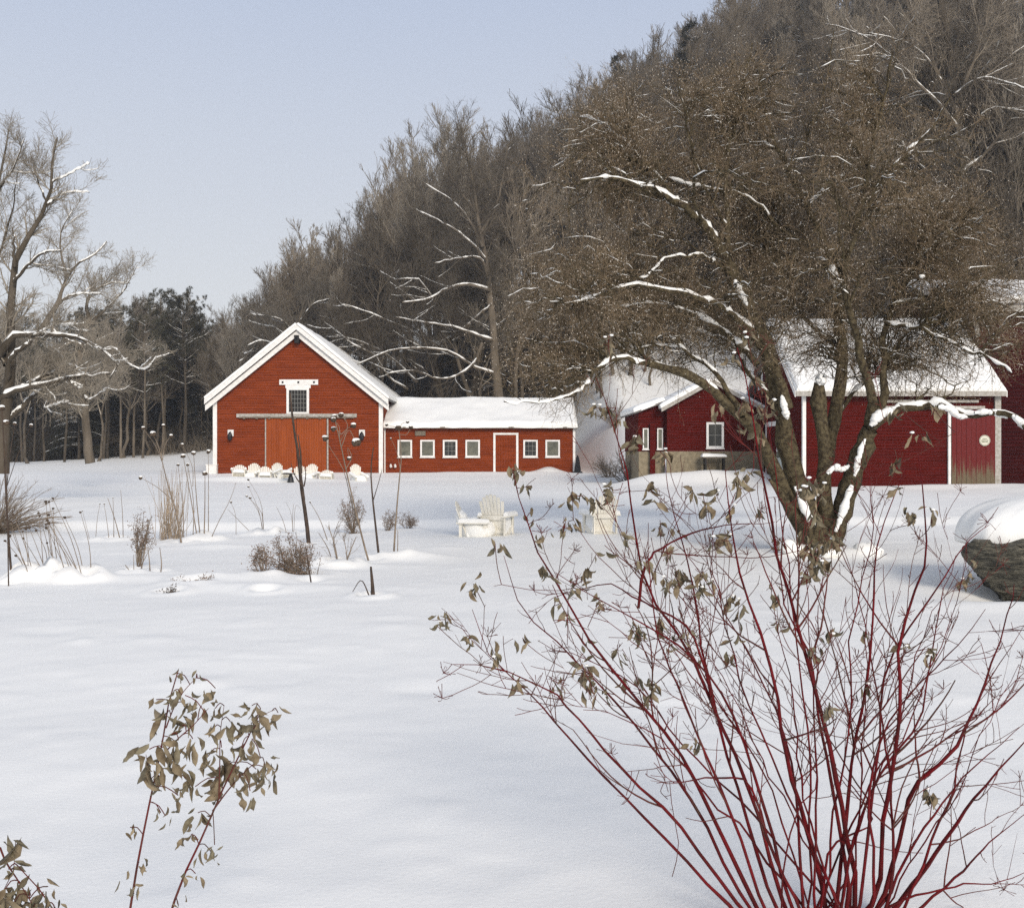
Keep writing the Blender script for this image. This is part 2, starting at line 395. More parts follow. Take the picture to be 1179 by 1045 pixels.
def snow_slab(mb, a, du, dv, th=.22, edge=.25, nu=60, nv=24, seed=0, under=.06, rag=.05):
    """snow over the parallelogram a, a+du, a+dv"""
    a = np.array(a, float); du = np.array(du, float); dv = np.array(dv, float)
    lu = np.linalg.norm(du); lv = np.linalg.norm(dv)
    n = np.cross(du, dv); n /= np.linalg.norm(n); n = n if n[2] > 0 else -n
    def axis(l, k):
        t = np.linspace(0, 1, k - 8); e = np.array([.25, .5, .75, .9]) * edge / l * .6
        return np.sort(np.r_[t, e * .6, 1 - e * .6])
    U = axis(lu, nu); W = axis(lv, nv); uu, vv = np.meshgrid(U, W)
    eu = np.minimum(uu, 1 - uu) * lu; ev = np.minimum(vv, 1 - vv) * lv
    d = np.minimum(eu, ev); prof = np.sqrt(np.clip(1 - (1 - np.clip(d / edge, 0, 1)) ** 2, 0, 1))
    hh = th * prof * (1 + .9 * fbm(uu * lu * .7 + seed * 9, vv * lv * .7)) - under * (d < 1e-6)
    rg = rag * fbm(uu * lu * 1.7 + seed, vv * lv * 1.7 + 5) * 2
    V = a + uu[..., None] * du + vv[..., None] * dv + n * hh[..., None] + (dv / lv) * (rg * np.clip(1 - ev / .3, 0, 1))[..., None]
    ny, nx = uu.shape
    i = np.arange(ny - 1)[:, None] * nx; j = np.arange(nx - 1)[None]
    mb.add(V, np.stack([i + j, i + j + 1, i + nx + j + 1, i + nx + j], -1).reshape(-1, 4))
def slab(mb, a, du, dv, t):
    a = np.array(a, float); du = np.array(du, float); dv = np.array(dv, float)
    n = np.cross(du, dv); n /= np.linalg.norm(n); n = n if n[2] > 0 else -n
    p = [a, a + du, a + du + dv, a + dv]; p = p + [q - n * t for q in p]
    mb.add(p, [[0, 1, 2, 3], [7, 6, 5, 4], [0, 4, 5, 1], [1, 5, 6, 2], [2, 6, 7, 3], [3, 7, 4, 0]])

FX = np.array([1., 0, 0]); FN = np.array([0, -1., 0]); LN = np.array([-1., 0, 0])

# ---- left gabled barn
def left_barn():
    s = 60 / F; x0, x1, xc, y = -17.45, -7.60, -12.53, 60.
    zb, ze, zp = .2, 5.05, 9.05
    b = thing('barn', 'tall orange-red gabled barn with white trim, at left', 'barn', (xc, y, .4))
    w = MB(); hw = (x1 - x0) / 2; sl = (zp - ze) / hw
    ext = lambda z: (0, x1 - x0) if z <= ze else ((z - ze) / sl, (x1 - x0) - (z - ze) / sl)
    clap(w, (x0, y, 0), FX, FN, (zb, zp), ext, .15)
    w.build('front_wall', M_red, b)
    w = MB(); w.box(x0, x0 + .1, y + .04, y + 15, zb, ze); w.box(x1 - .1, x1, y + .04, y + 15, zb, ze)
    w.box(x0 + .1, x1 - .1, y + 14.9, y + 15, zb, ze)
    w.add([(x0, y + 14.9, ze), (x1, y + 14.9, ze), (xc, y + 14.9, zp)], None, [[0, 1, 2]]); w.build('side_wall', M_red, b)
    # roof
    oh = .42; fo = .45
    r = MB(); 
    nrm = np.array([-sl, 0, 1]) / math.hypot(sl, 1)
    rt = .12
    L0 = np.array([x0 - oh, y - fo, ze - oh * sl + .10]); P0 = np.array([xc, y - fo, zp + .10])
    R0 = np.array([x1 + oh, y - fo, ze - oh * sl + .10])
    slab(r, L0, P0 - L0, (0, 15.8, 0), rt); slab(r, P0 + np.array([.004, 0, 0]), R0 - P0, (0, 15.8, 0), rt)
    roof = r.build('roof', M_roof, b)
    sn = MB(); snow_slab(sn, L0 + [0, .02, .0], P0 - L0 + [.02, 0, 0.0], (0, 15.7, 0), .17, .12, 30, 60, 1, rag=.02)
    snow_slab(sn, P0 + [-.02, .02, 0], R0 - P0, (0, 15.7, 0), .17, .12, 30, 60, 2, rag=.02); sn.build('roof_snow', M_snow, roof, True)
    # rake boards, two stepped
    for (dz, wd, yo, nm) in ((-.03, .30, -.03, 'rake_board'), (-.36, .34, .16, 'rake_board')):
        for (A, B) in ((L0, P0), (P0, R0)):
            t = MB(); d = np.array([0, 0, dz])
            a = A + d; c = B + d; yy = y - fo + yo
            v = [(a[0], yy, a[2] + .0), (c[0], yy, c[2]), (c[0], yy, c[2] - wd), (a[0], yy, a[2] - wd)]
            v = v + [(p[0], p[1] - .04 if nm else p[1], p[2]) for p in v]
            t.add(v, [[0, 1, 2, 3], [4, 7, 6, 5], [0, 4, 5, 1], [1, 5, 6, 2], [2, 6, 7, 3], [3, 7, 4, 0]]); t.build(nm, M_white, b)
    # soffit between the wall and the rake
    t = MB()
    for (A, B) in ((L0, P0), (P0, R0)): slab(t, A + [0, .2, -.34], B - A, (0, fo - .2, 0), .02)
    t.build('soffit', M_white, b)
    # corner boards
    for xx in (x0 - .05, x1 - .19): t = MB(); t.box(xx, xx + .24, y - .05, y + .05, zb, ze - .02); t.build('corner_board', M_white, b)
    t = MB(); t.box(x0 - .35, x0 + .25, y - .35, y - .06, .3, .95); t.box(x0 - .38, x0 + .28, y - .38, y - .05, .951, 1.0); t.build('white_box', M_white, b)
    # peak vent and hoist
    t = MB(); t.box(xc - .12, xc + .14, y - .44, y - .04, zp - 1.0, zp - .55); t.box(xc - .05, xc + .05, y - .9, y - .44, zp - .72, zp - .60); t.build('hoist_block', M_dark, b)
    # hay window
    X = lambda p: (p - 589.5) * s; Z = lambda q: 1.6 - (q - 522.5) * s
    window(b, (X(330.2), y - .040, Z(477)), FX, FN, 1.32, 1.56, 6, 5, .14, M_dark, label='small paned hay window high in the gable', mw=.02)
    t = MB(); t.box(X(322), X(366.5), y - .11, y - .025, Z(443), Z(437)); t.box(X(329), X(358), y - .10, y - .025, Z(446.8), Z(443) - .002); hb = t.build('window_header', M_white, b)
    t = MB()
    for p in (326, 344, 362): t.box(X(p) - .05, X(p) + .05, y - .14, y - .111, Z(441.2), Z(439)); 
    t.build('bolt', M_black, hb)
    # track and doors
    t = MB(); t.box(X(273), X(411), y - .16, y - .03, Z(480.5), Z(476.3)); tr = t.build('door_track', M_whiteold, b)
    t = MB(); t.box(X(276), X(408), y - .20, y - .161, Z(481.3), Z(480.0))
    for k in range(9): xx = X(282 + k * 14.5); t.box(xx - .07, xx + .07, y - .21, y - .162, Z(482.3), Z(479.5))
    t.build('rail', M_wood, tr)
    for (a, c, l) in ((307, 341.5, 'left leaf of the sliding door'), (342, 376, 'right leaf of the sliding door')):
        t = MB(); n = 12; w_ = (X(c) - X(a)) / n
        for k in range(n): t.box(X(a) + k * w_ + .004, X(a) + (k + 1) * w_ - .004, y - .10 - .004 * (k % 2), y - .03, .35, Z(481.6))
        d = t.build('door', M_reddoor, b); d['label'] = l
    t = MB(); t.box(X(306) - .03, X(306) + .04, y - .08, y - .03, .35, Z(481.6)); t.build('door_jamb', M_whiteold, b)
    t = MB(); t.box(X(376.6) - .0, X(376.6) + .09, y - .08, y - .03, .35, Z(481.6)); t.build('door_jamb', M_whiteold, b)
    for p in (266, 417):
        t = MB(); t.box(X(p) - .17, X(p) + .17, y - .10, y - .025, Z(502), Z(494.7)); lb = t.build('wall_lamp', M_white, b)
        t = MB(); t.tube([[X(p), y - .07, Z(497)], [X(p), y - .22, Z(497.5)], [X(p), y - .24, Z(499)]], [.03, .03, .1], 8)
        t.tube([[X(p), y - .24, Z(499)], [X(p), y - .24, Z(502)], [X(p), y - .24, Z(506)], [X(p), y - .24, Z(507)]], [.1, .15, .12, .02], 8); t.build('lantern', M_black, lb)
left_barn()

# ---- low connecting shed
def connector():
    D = 61.; s = D / F; X = lambda p: (p - 589.5) * s; Z = lambda q: 1.6 - (q - 522.5) * s
    x0, x1 = X(443.5), X(660); ze, zb = Z(492), .3
    b = thing('shed', 'long low red shed with small white windows, right of the gabled barn', 'shed', ((x0 + x1) / 2, D, .5))
    w = MB(); clap(w, (x0, D, 0), FX, FN, (zb, ze), lambda z: (0, x1 - x0), .13); w.build('front_wall', M_red, b)
    w = MB(); w.box(x0, x0 + .1, D + .04, D + 8, zb, ze); w.box(x1 - .1, x1, D + .04, D + 8, zb, ze); w.box(x0, x1, D + 8, D + 8.1, zb, ze)
    for xx in (x0 + .05, x1 - .05): w.add([(xx, D, ze), (xx, D + 8, ze), (xx, D + 4, ze + 1.7)], None, [[0, 1, 2]])
    w.build('side_wall', M_red, b)
    zr = 5.02; e = np.array([x0 - .62, D - .4, ze + .02]); rx = x1 + .25 - e[0]
    r = MB(); slab(r, e, (rx, 0, 0), (0, 4.4, zr - e[2]), .1); slab(r, e + [0, 4.41, zr - e[2]], (rx, 0, 0), (0, 4.4, e[2] - zr), .1); roof = r.build('roof', M_wood, b)
    sn = MB(); snow_slab(sn, e + [0, -.04, .0], (rx, 0, 0), (0, 4.5, zr - e[2] + .02), .24, .22, 140, 30, 4, rag=.09)
    snow_slab(sn, e + [0, 4.36, zr - e[2]], (rx, 0, 0), (0, 4.4, e[2] - zr), .24, .22, 90, 20, 5); sn.build('roof_snow', M_snow, roof, True)
    t = MB(); t.box(X(436.5), X(444), D - .09, D - .028, zb, ze - .05); t.build('corner_board', M_white, b)
    t = MB(); t.box(x1 - .02, x1 + .12, D - .06, D + .05, zb, ze - .05); t.build('corner_board', M_white, b)
    for i, p in enumerate((458, 484, 510, 536, 602.5, 628)):
        window(b, (X(p), D - .040, Z(526.3)), FX, FN, 16.6 * s, 20 * s, 3 if i in (2, 4) else 1, 3 if i in (2, 4) else 1, .10, M_glass if i in (2, 4) else M_glass2, mw=.018)
    t = MB()
    for p in (568, 594.3): t.box(X(p), X(p) + .13, D - .07, D - .03, zb, Z(500.6))
    t.box(X(568), X(594.3) + .13, D - .072, D - .026, Z(500.5), Z(498.2)); fr = t.build('door_frame', M_white, b)
    t = MB(); w_ = (X(594.3) - X(570.5)) / 8
    for k in range(8): t.box(X(570.5) + k * w_ + .004, X(570.5) + (k + 1) * w_ - .004, D - .062 - .003 * (k % 2), D - .026, zb, Z(500.7))
    t.build('door', M_red, b)
    t = MB(); t.box(X(478), X(490), D - .09, D - .026, Z(501.5), Z(496)); t.build('wall_plaque', M_wood, b)
    for p in (450.5, 455.5):
        t = MB(); t.tube([[X(p), D - .03, Z(537)], [X(p), D - .25, Z(537)], [X(p), D - .27, Z(535)], [X(p), D - .27, Z(533.6)]], [.07, .07, .07, .07], 8); t.build('vent_pipe', M_white, b)
connector()

# ---- middle barn, gable to the left
def middle_barn():
    x0, x1, y0, y1, yr = 11.37, 18.98, 40., 48., 44.
    zb, ze, zr = .05, 4.2, 7.2
    b = thing('barn', 'deep red barn behind the crabapple, with a round sign on its sliding door', 'barn', ((x0 + x1) / 2, y0, .3))
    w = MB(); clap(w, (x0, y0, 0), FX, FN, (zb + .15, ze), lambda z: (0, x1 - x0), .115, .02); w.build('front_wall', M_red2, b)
    w = MB(); sl = (zr - ze) / 4
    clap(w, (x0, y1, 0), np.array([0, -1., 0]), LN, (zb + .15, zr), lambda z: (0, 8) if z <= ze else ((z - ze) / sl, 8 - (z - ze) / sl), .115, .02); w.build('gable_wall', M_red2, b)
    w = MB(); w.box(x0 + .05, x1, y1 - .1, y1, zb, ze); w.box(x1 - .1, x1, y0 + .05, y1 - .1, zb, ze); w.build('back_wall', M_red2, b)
    w = MB(); w.box(x0 + .02, x1, y0 + .01, y0 + .1, zb - .2, zb + .16); w.box(x0 + .01, x0 + .1, y0 + .1, y1, zb - .2, zb + .16); w.build('sill_beam', M_wood, b)
    e = np.array([x0 - .4, y0 - .4, ze - .4 * sl + .1]); ln = x1 + .12 - e[0]; k = np.array([0, 4.4, 4.4 * sl])
    r = MB(); slab(r, e, (ln, 0, 0), k, .1); slab(r, e + k + [0, .005, 0], (ln, 0, 0), k * [1, 1, -1], .1); roof = r.build('roof', M_roof, b)
    sn = MB(); snow_slab(sn, e + [0, .0, 0], (ln, 0, 0), k * 1.005, .22, .2, 120, 40, 8, rag=.04); snow_slab(sn, e + k - [0, .03, 0], (ln, 0, 0), k * [1, 1, -1], .2, .2, 60, 30, 9); sn.build('roof_snow', M_snow, roof, True)
    t = MB(); t.box(e[0], e[0] + ln, y0 - .44, y0 - .405, e[2] - .17, e[2] + .02); t.build('eave_board', M_whiteold, b)
    for (a, c) in ((e, e + k), (e + k, e + k * [2, 2, 0])):
        for xx in (x0 - .44, x1 + .13):
            t = MB(); v = [(xx, a[1], a[2] + .03), (xx, c[1], c[2] + .03), (xx, c[1], c[2] - .2), (xx, a[1], a[2] - .2)]; v += [(p[0] + .035, p[1], p[2]) for p in v]
            t.add(v, [[0, 1, 2, 3], [4, 7, 6, 5], [0, 4, 5, 1], [1, 5, 6, 2], [2, 6, 7, 3], [3, 7, 4, 0]]); t.build('rake_board', M_white, b)
    t = MB(); t.box(x0 - .04, x0 + .09, y0 - .06, y0 + .09, zb, ze); t.build('corner_board', M_white, b)
    t = MB(); t.box(x1 - .17, x1 + .06, y0 - .11, y0 + .05, zb, ze - .3); t.build('corner_board', M_whiteold, b)
    # sliding door
    s = 40 / F; X = lambda p: (p - 589.5) * s; Z = lambda q: 1.6 - (q - 522.5) * s
    t = MB(); a, c = X(1094.5), X(1145); n = 9; w_ = (c - a) / n
    for i in range(n): t.box(a + i * w_ + .005, a + (i + 1) * w_ - .005, y0 - .10 - .005 * (i % 2), y0 - .025, .2, Z(472))
    d = t.build('sliding_door', M_door2, b); d['label'] = 'sliding door with bare weathered boards along its foot'
    t = MB(); t.box(X(1090.5), X(1093.5), y0 - .12, y0 - .025, .1, Z(470)); t.build('door_jamb', M_white, b)
    t = MB(); t.box(X(1010), X(1132), y0 - .16, y0 - .03, Z(471), Z(467.5)); t.box(X(1010), X(1125), y0 - .14, y0 - .03, Z(463.5), Z(460.5)); t.build('door_track', M_whiteold, b)
    t = MB(); cx, cz = X(1132), Z(507); n = 28; aa = np.linspace(0, 2 * PI, n, endpoint=False)
    ring = lambda r, yy: np.stack([cx + r * np.cos(aa), np.full(n, yy), cz + r * np.sin(aa)], -1)
    V = np.concatenate([ring(.21, y0 - .11), ring(.21, y0 - .14), [[cx, y0 - .14, cz]]]); i = np.arange(n); j = (i + 1) % n
    t.add(V, np.stack([i, j, n + j, n + i], -1), np.stack([n + i, n + j, np.full(n, 2 * n)], -1)); sg = t.build('round_sign', M_sign, d)
    t = MB()
    rg = R_(3)
    for (zz, hw) in ((.07, .09), (.0, .14), (-.06, .12)):
        xx = cx - hw
        while xx < cx + hw:
            wd = rg.uniform(.02, .05); t.box(xx, min(xx + wd, cx + hw), y0 - .146, y0 - .141, cz + zz - .018, cz + zz + rg.uniform(.006, .02)); xx += wd + .012
    V = np.concatenate([ring(.195, y0 - .145), ring(.182, y0 - .145)]); t.add(V, np.stack([i, j, n + j, n + i], -1)); t.build('sign_mark', M_signtxt, d)
    # gable side: door, window, meter
    gx = x0 - .036; u = np.array([0, -1., 0])
    M = oframe((gx, 45.6, .25), u, LN); t = MB(); H = 2.75
    t.box(0, .12, -.06, 0, 0, H, M); t.box(1.9, 2.02, -.06, 0, 0, H, M); t.box(.12, 1.9, -.062, 0, H - .2, H, M); fr = t.build('door_frame', M_white, b)
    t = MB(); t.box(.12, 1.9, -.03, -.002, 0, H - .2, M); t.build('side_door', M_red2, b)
    window(b, (gx, 44.9, 4.75), u, LN, .8, .95, 2, 2, .12, M_glass)
    window(b, (gx, 47.0, 4.55), u, LN, .7, .9, 2, 2, .12, M_glass)
    t = MB(); M = oframe((gx, 42.6, .95), u, LN); t.box(0, .55, -.28, 0, 0, .95, M); t.box(-.02, .57, -.3, 0.0, .951, .99, M); mt = t.build('meter_box', M_meter, b)
    t = MB(); c0 = M @ Vector((.2, -.28, .62)); t.tube([[c0[0], c0[1], c0[2]], [c0[0] - .1, c0[1], c0[2]], [c0[0] - .13, c0[1], c0[2]]], [.13, .12, .01], 12); t.build('meter_dial', M_glass2, mt)
middle_barn()

# ---- annex with tan foundation
def annex():
    x0, x1, y, yb = 6.96, 11.30, 46., 52.
    b = thing('shed', 'small deep red shed on a tan foundation, left of the middle barn', 'shed', (8.6, y, .6))
    zf, ze, zp = 1.72, 3.72, 4.82; xc = 8.95; sl = (zp - ze) / (xc - x0)
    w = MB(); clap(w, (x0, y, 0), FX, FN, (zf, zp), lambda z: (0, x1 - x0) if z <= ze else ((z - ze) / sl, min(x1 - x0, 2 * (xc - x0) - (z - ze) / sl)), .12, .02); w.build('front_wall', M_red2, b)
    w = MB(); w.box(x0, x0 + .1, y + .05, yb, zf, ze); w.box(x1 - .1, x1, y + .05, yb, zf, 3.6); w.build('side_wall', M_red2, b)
    w = MB(); w.box(x0 - .02, x1, y - .01, y + .1, .2, zf - .002); w.box(5.75, x0 - .02, y + .5, y + .6, .2, zf - .002); w.box(5.75, 5.85, y + .6, yb, .2, zf - .002); w.build('foundation', M_found, b)
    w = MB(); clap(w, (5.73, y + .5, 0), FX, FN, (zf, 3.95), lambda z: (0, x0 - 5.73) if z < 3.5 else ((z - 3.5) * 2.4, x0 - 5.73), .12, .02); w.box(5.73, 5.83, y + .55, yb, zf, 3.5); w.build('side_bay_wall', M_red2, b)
    A = np.array([x0 - .3, y - .3, ze - .3 * sl + .08]); P0 = np.array([xc, y - .3, zp + .08]); B = np.array([x1 + .02, y - .3, zp + .08 - (x1 + .02 - xc) * sl])
    r = MB(); slab(r, A, P0 - A, (0, 6.3, 0), .1); slab(r, P0 + [.004, 0, 0], B - P0, (0, 6.3, 0), .1); q = np.array([5.5, y + .2, 3.48]); slab(r, q, (x0 + .1 - 5.5, 0, .6), (0, 5.8, 0), .08); roof = r.build('roof', M_roof, b)
    sn = MB(); snow_slab(sn, A, P0 - A, (0, 6.2, 0), .2, .15, 20, 30, 11, rag=.02); snow_slab(sn, P0 - [.02, 0, 0], B - P0, (0, 6.2, 0), .2, .15, 20, 30, 12, rag=.02); snow_slab(sn, q + [0, 0, .01], (x0 - .05 - 5.5, 0, .56), (0, 5.7, 0), .22, .15, 16, 30, 13, rag=.03); sn.build('roof_snow', M_snow, roof, True)
    for (a, c) in ((A, P0), (P0, B)):
        t = MB(); v = [(a[0], y - .32, a[2] + .02), (c[0], y - .32, c[2] + .02), (c[0], y - .32, c[2] - .16), (a[0], y - .32, a[2] - .16)]; v += [(p[0], p[1] - .03, p[2]) for p in v]
        t.add(v, [[0, 1, 2, 3], [4, 7, 6, 5], [0, 4, 5, 1], [1, 5, 6, 2], [2, 6, 7, 3], [3, 7, 4, 0]]); t.build('rake_board', M_whiteold, b)
    s = y / F; X = lambda p: (p - 589.5) * s; Z = lambda q: 1.6 - (q - 522.5) * s
    window(b, (X(813), y - .036, Z(516)), FX, FN, 20 * s, 30 * s, 2, 2, .1, M_glass)
    for p in (740, 756.5): window(b, (5.73 + (p - 735) * .0394, y + .462, Z(517)), FX, FN, .26, .95, 1, 2, .05, M_glass2)
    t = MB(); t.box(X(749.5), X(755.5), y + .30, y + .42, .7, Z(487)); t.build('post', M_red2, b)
    # snow topped bench below the window
    k = thing('bench', 'dark bench capped with snow under the small paned window of the red lean-to', 'bench', (X(818), y - .6, 1.0))
    t = MB(); t.box(X(806), X(832), y - .75, y - .35, 1.42, 1.48); t.build('seat', M_wood, k)
    for a in (808, 829): t = MB(); t.box(X(a), X(a) + .08, y - .73, y - .37, .8, 1.418); t.build('leg', M_dark, k)
    sn = MB(); snow_slab(sn, (X(805), y - .78, 1.485), (X(833) - X(805), 0, 0), (0, .46, 0), .13, .1, 24, 14, 15, .01); sn.build('snow_cap', M_snow, k, True)
annex()

# ---- far right barn
def right_barn():
    x0, x1, y, yb = 19.10, 33., 42., 56.; zb, ze = .1, 7.6
    b = thing('barn', 'tall dark maroon barn at the right edge behind the snow-capped boulder', 'barn', (24, y, .4))
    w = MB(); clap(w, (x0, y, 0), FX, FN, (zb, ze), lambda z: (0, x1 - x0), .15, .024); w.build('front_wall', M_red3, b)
    w = MB(); clap(w, (x0, yb, 0), np.array([0, -1., 0]), LN, (zb, 9.6), lambda z: (0, 14) if z < ze else ((z - ze) * 3.4, 14 - (z - ze) * 3.4), .15, .024); w.build('gable_wall', M_red3, b)
    w = MB(); w.box(x1 - .1, x1, y + .1, yb, zb, ze); w.box(x0 + .1, x1, yb - .1, yb, zb, ze); w.build('back_wall', M_red3, b)
    e = np.array([x0 - .45, y - .6, ze - .02]); k = np.array([0, 7.6, 2.1]); r = MB(); slab(r, e, (x1 + .4 - e[0], 0, 0), k, .12); slab(r, e + k + [0, .005, 0], (x1 + .4 - e[0], 0, 0), k * [1, 1, -1], .12); roof = r.build('roof', M_roof, b)
    sn = MB(); snow_slab(sn, e + [0, .9, .25], (x1 + .3 - e[0], 0, 0), k * .88, .26, .3, 120, 40, 21, rag=.3); sn.build('roof_snow', M_snow, roof, True)
    t = MB(); t.box(e[0], x1 + .4, y - .64, y - .603, e[2] - .22, e[2] + .02); t.build('eave_board', M_whiteold, b)
    for (a, c) in ((e, e + k), (e + k, e + k * [2, 2, 0])):
        t = MB(); xx = e[0] - .04; v = [(xx, a[1], a[2] + .02), (xx, c[1], c[2] + .02), (xx, c[1], c[2] - .25), (xx, a[1], a[2] - .25)]; v += [(p[0] + .036, p[1], p[2]) for p in v]
        t.add(v, [[0, 1, 2, 3], [4, 7, 6, 5], [0, 4, 5, 1], [1, 5, 6, 2], [2, 6, 7, 3], [3, 7, 4, 0]]); t.build('rake_board', M_whiteold, b)
    t = MB(); t.plank((x0 - .35, y - .5, ze - .2), (x0 - .05, y - .1, ze - 1.2), .14, .12); t.build('eave_bracket', M_whiteold, b)
right_barn()

# small black marker by the shed
def marker():
    p = gp(665, 60.4)
    o = MB(); o.tube([[p[0], p[1], p[2] - .1], [p[0], p[1], p[2] + .3], [p[0], p[1], p[2] + .85], [p[0], p[1], p[2] + 1.05]], [.24, .2, .11, .03], 6)
    o.box(p[0] - .28, p[0] + .28, p[1] - .2, p[1] + .2, p[2] - .1, p[2] + .08)
    tag(o.build('black_post', M_black), 'stubby black tapering post at the right corner of the low shed', 'post')
marker()

# ------------------------------------------------------------------ adirondack chairs
def make_chair(snowy=True):
    t = thing('adirondack_chair', 'cream wooden garden chair', 'chair')
    m = MB()
    for k in range(5):
        a = k / 4; y = -.28 + .42 * a; z = .37 - .17 * a; m.plank((-.29, y, z), (.29, y, z), .085, .022, (0, 1, -.4))
    m.build('seat', M_chair, t)
    m = MB(); n = 7
    for k in range(n):
        u = (k - (n - 1) / 2) / ((n - 1) / 2); h = .98 - .16 * u * u
        m.plank((u * .2, .14, .17), (u * .29, .14 + h * .36, .17 + h * .88), .076, .02, (1, 0, 0))
    bk = m.build('backrest', M_chair, t)
    m = MB(); m.plank((-.32, .34, .55), (.32, .34, .55), .09, .025, (0, .3, 1)); m.plank((-.24, .20, .26), (.24, .20, .26), .07, .025, (0, .3, 1)); m.build('crossbar', M_chair, t)
    for s in (-1, 1):
        m = MB(); m.plank((s * .35, -.36, .57), (s * .33, .42, .57), .13, .024, (1, 0, 0)); m.build('arm', M_chair, t)
        m = MB(); m.plank((s * .31, -.27, 0), (s * .31, -.27, .555), .10, .025, (0, 1, 0)); m.build('leg', M_chair, t)
        m = MB(); m.plank((s * .29, -.32, .33), (s * .29, .62, .0), .12, .025, (0, .35, 1)); m.plank((s * .31, .33, .05), (s * .31, .33, .555), .07, .025, (0, 1, 0)); m.build('rear_leg', M_chair, t)
    if snowy:
        m = MB(); snow_slab(m, (-.29, -.36, .39), (.58, 0, 0), (0, .52, -.17), .27, .14, 20, 18, 31, .01); m.build('seat_snow', M_snow, t, True)
        for s in (-1, 1): m = MB(); snow_slab(m, (s * .345 - .06, -.35, .585), (.12, 0, 0), (0, .7, 0), .09, .06, 12, 20, 32 + s, .004); m.build('arm_snow', M_snow, t, True)
    return t
CH = make_chair()
def place(root, used, loc, rz, sc, label, group):
    if not used:
        root.location = loc; root.rotation_euler = (0, 0, rz); root.scale = sc; root['label'] = label; root['group'] = group; return root
    return dup(root, loc, rz, sc, label, group)
p = gp(573, 19.9); place(CH, False, p - [0, 0, .16], PI - .30, (.76, .9, .93), 'cream slatted garden chair seen from behind, clear of the dogwood twigs, left of the crabapple', 'garden chairs out on the open snow')
p = gp(548, 19.8); c = dup(CH, p - [0, 0, .24], PI / 2 - .1, (.84, .8, .88), 'sunken white garden chair heaped with snow, turned sideways beside the slatted chair', 'garden chairs out on the open snow')
m = MB(); m.blob((0, -.06, .42), (.36, .46, .28), 3, .35, 22, 14); m.blob((0, .36, .66), (.26, .14, .16), 5, .35, 16, 10)
sp_ = m.build('snow_heap', M_snow, None, True); sp_.parent = c
p = gp(690, 20.2); dup(CH, p - [0, 0, .16], PI + .3, (.76, .9, .93), 'cream slatted garden chair half hidden behind the dogwood tips, nearest the crabapple', 'garden chairs out on the open snow')
rg = R_(11)
lab = ['outermost left chair of the row before the orange-red barn', 'second from left in the row of chairs before the barn', 'third from left in the row of chairs, left of the tall dark sapling', 'fourth from left in the chair row, its back tilted over', 'fifth from left in the chair row, beside the black pedestal table', 'sixth in the chair row, just right of the dark sapling', 'chair in front of the right door leaf of the orange-red barn', 'lone right-hand chair in front of the barn, tipped by a drift', 'low chair nearly lost in snow between the sapling and the barn door']
for i, (p_, D, rz, dz) in enumerate(((275, 54.2, .2, .02), (290, 54.8, -.1, .0), (305, 54, .25, .02), (317, 54.6, -.3, .02), (328, 53.6, .9, .03), (357, 54.2, -.2, -.1), (375, 54.0, .1, -.05), (411, 53.6, .7, -.02), (344, 55.4, 0., -.15))):
    q = gp(p_, D); c = dup(CH, q + [0, 0, dz - .26], rz, 1.0, 'white ' + lab[i], 'white garden chairs in a row before the barn'); c.rotation_euler[0] = (-.28, .1, -.2, .25, -.3, .15, -.35, .3, .1)[i]
q = gp(332.5, 52.6)
t = thing('pedestal_table', 'small black pedestal table standing in the snow by the chair row', 'table', tuple(q))
m = MB(); m.box(q[0] - .30, q[0] + .30, q[1] - .3, q[1] + .3, q[2] + .42, q[2] + .46); m.build('tabletop', M_black, t)
m = MB(); m.tube([[q[0] + .1, q[1], q[2] - .1], [q[0] + .1, q[1], q[2] + .25], [q[0] + .1, q[1], q[2] + .42]], [.2, .12, .06], 10); m.build('pedestal', M_black, t)

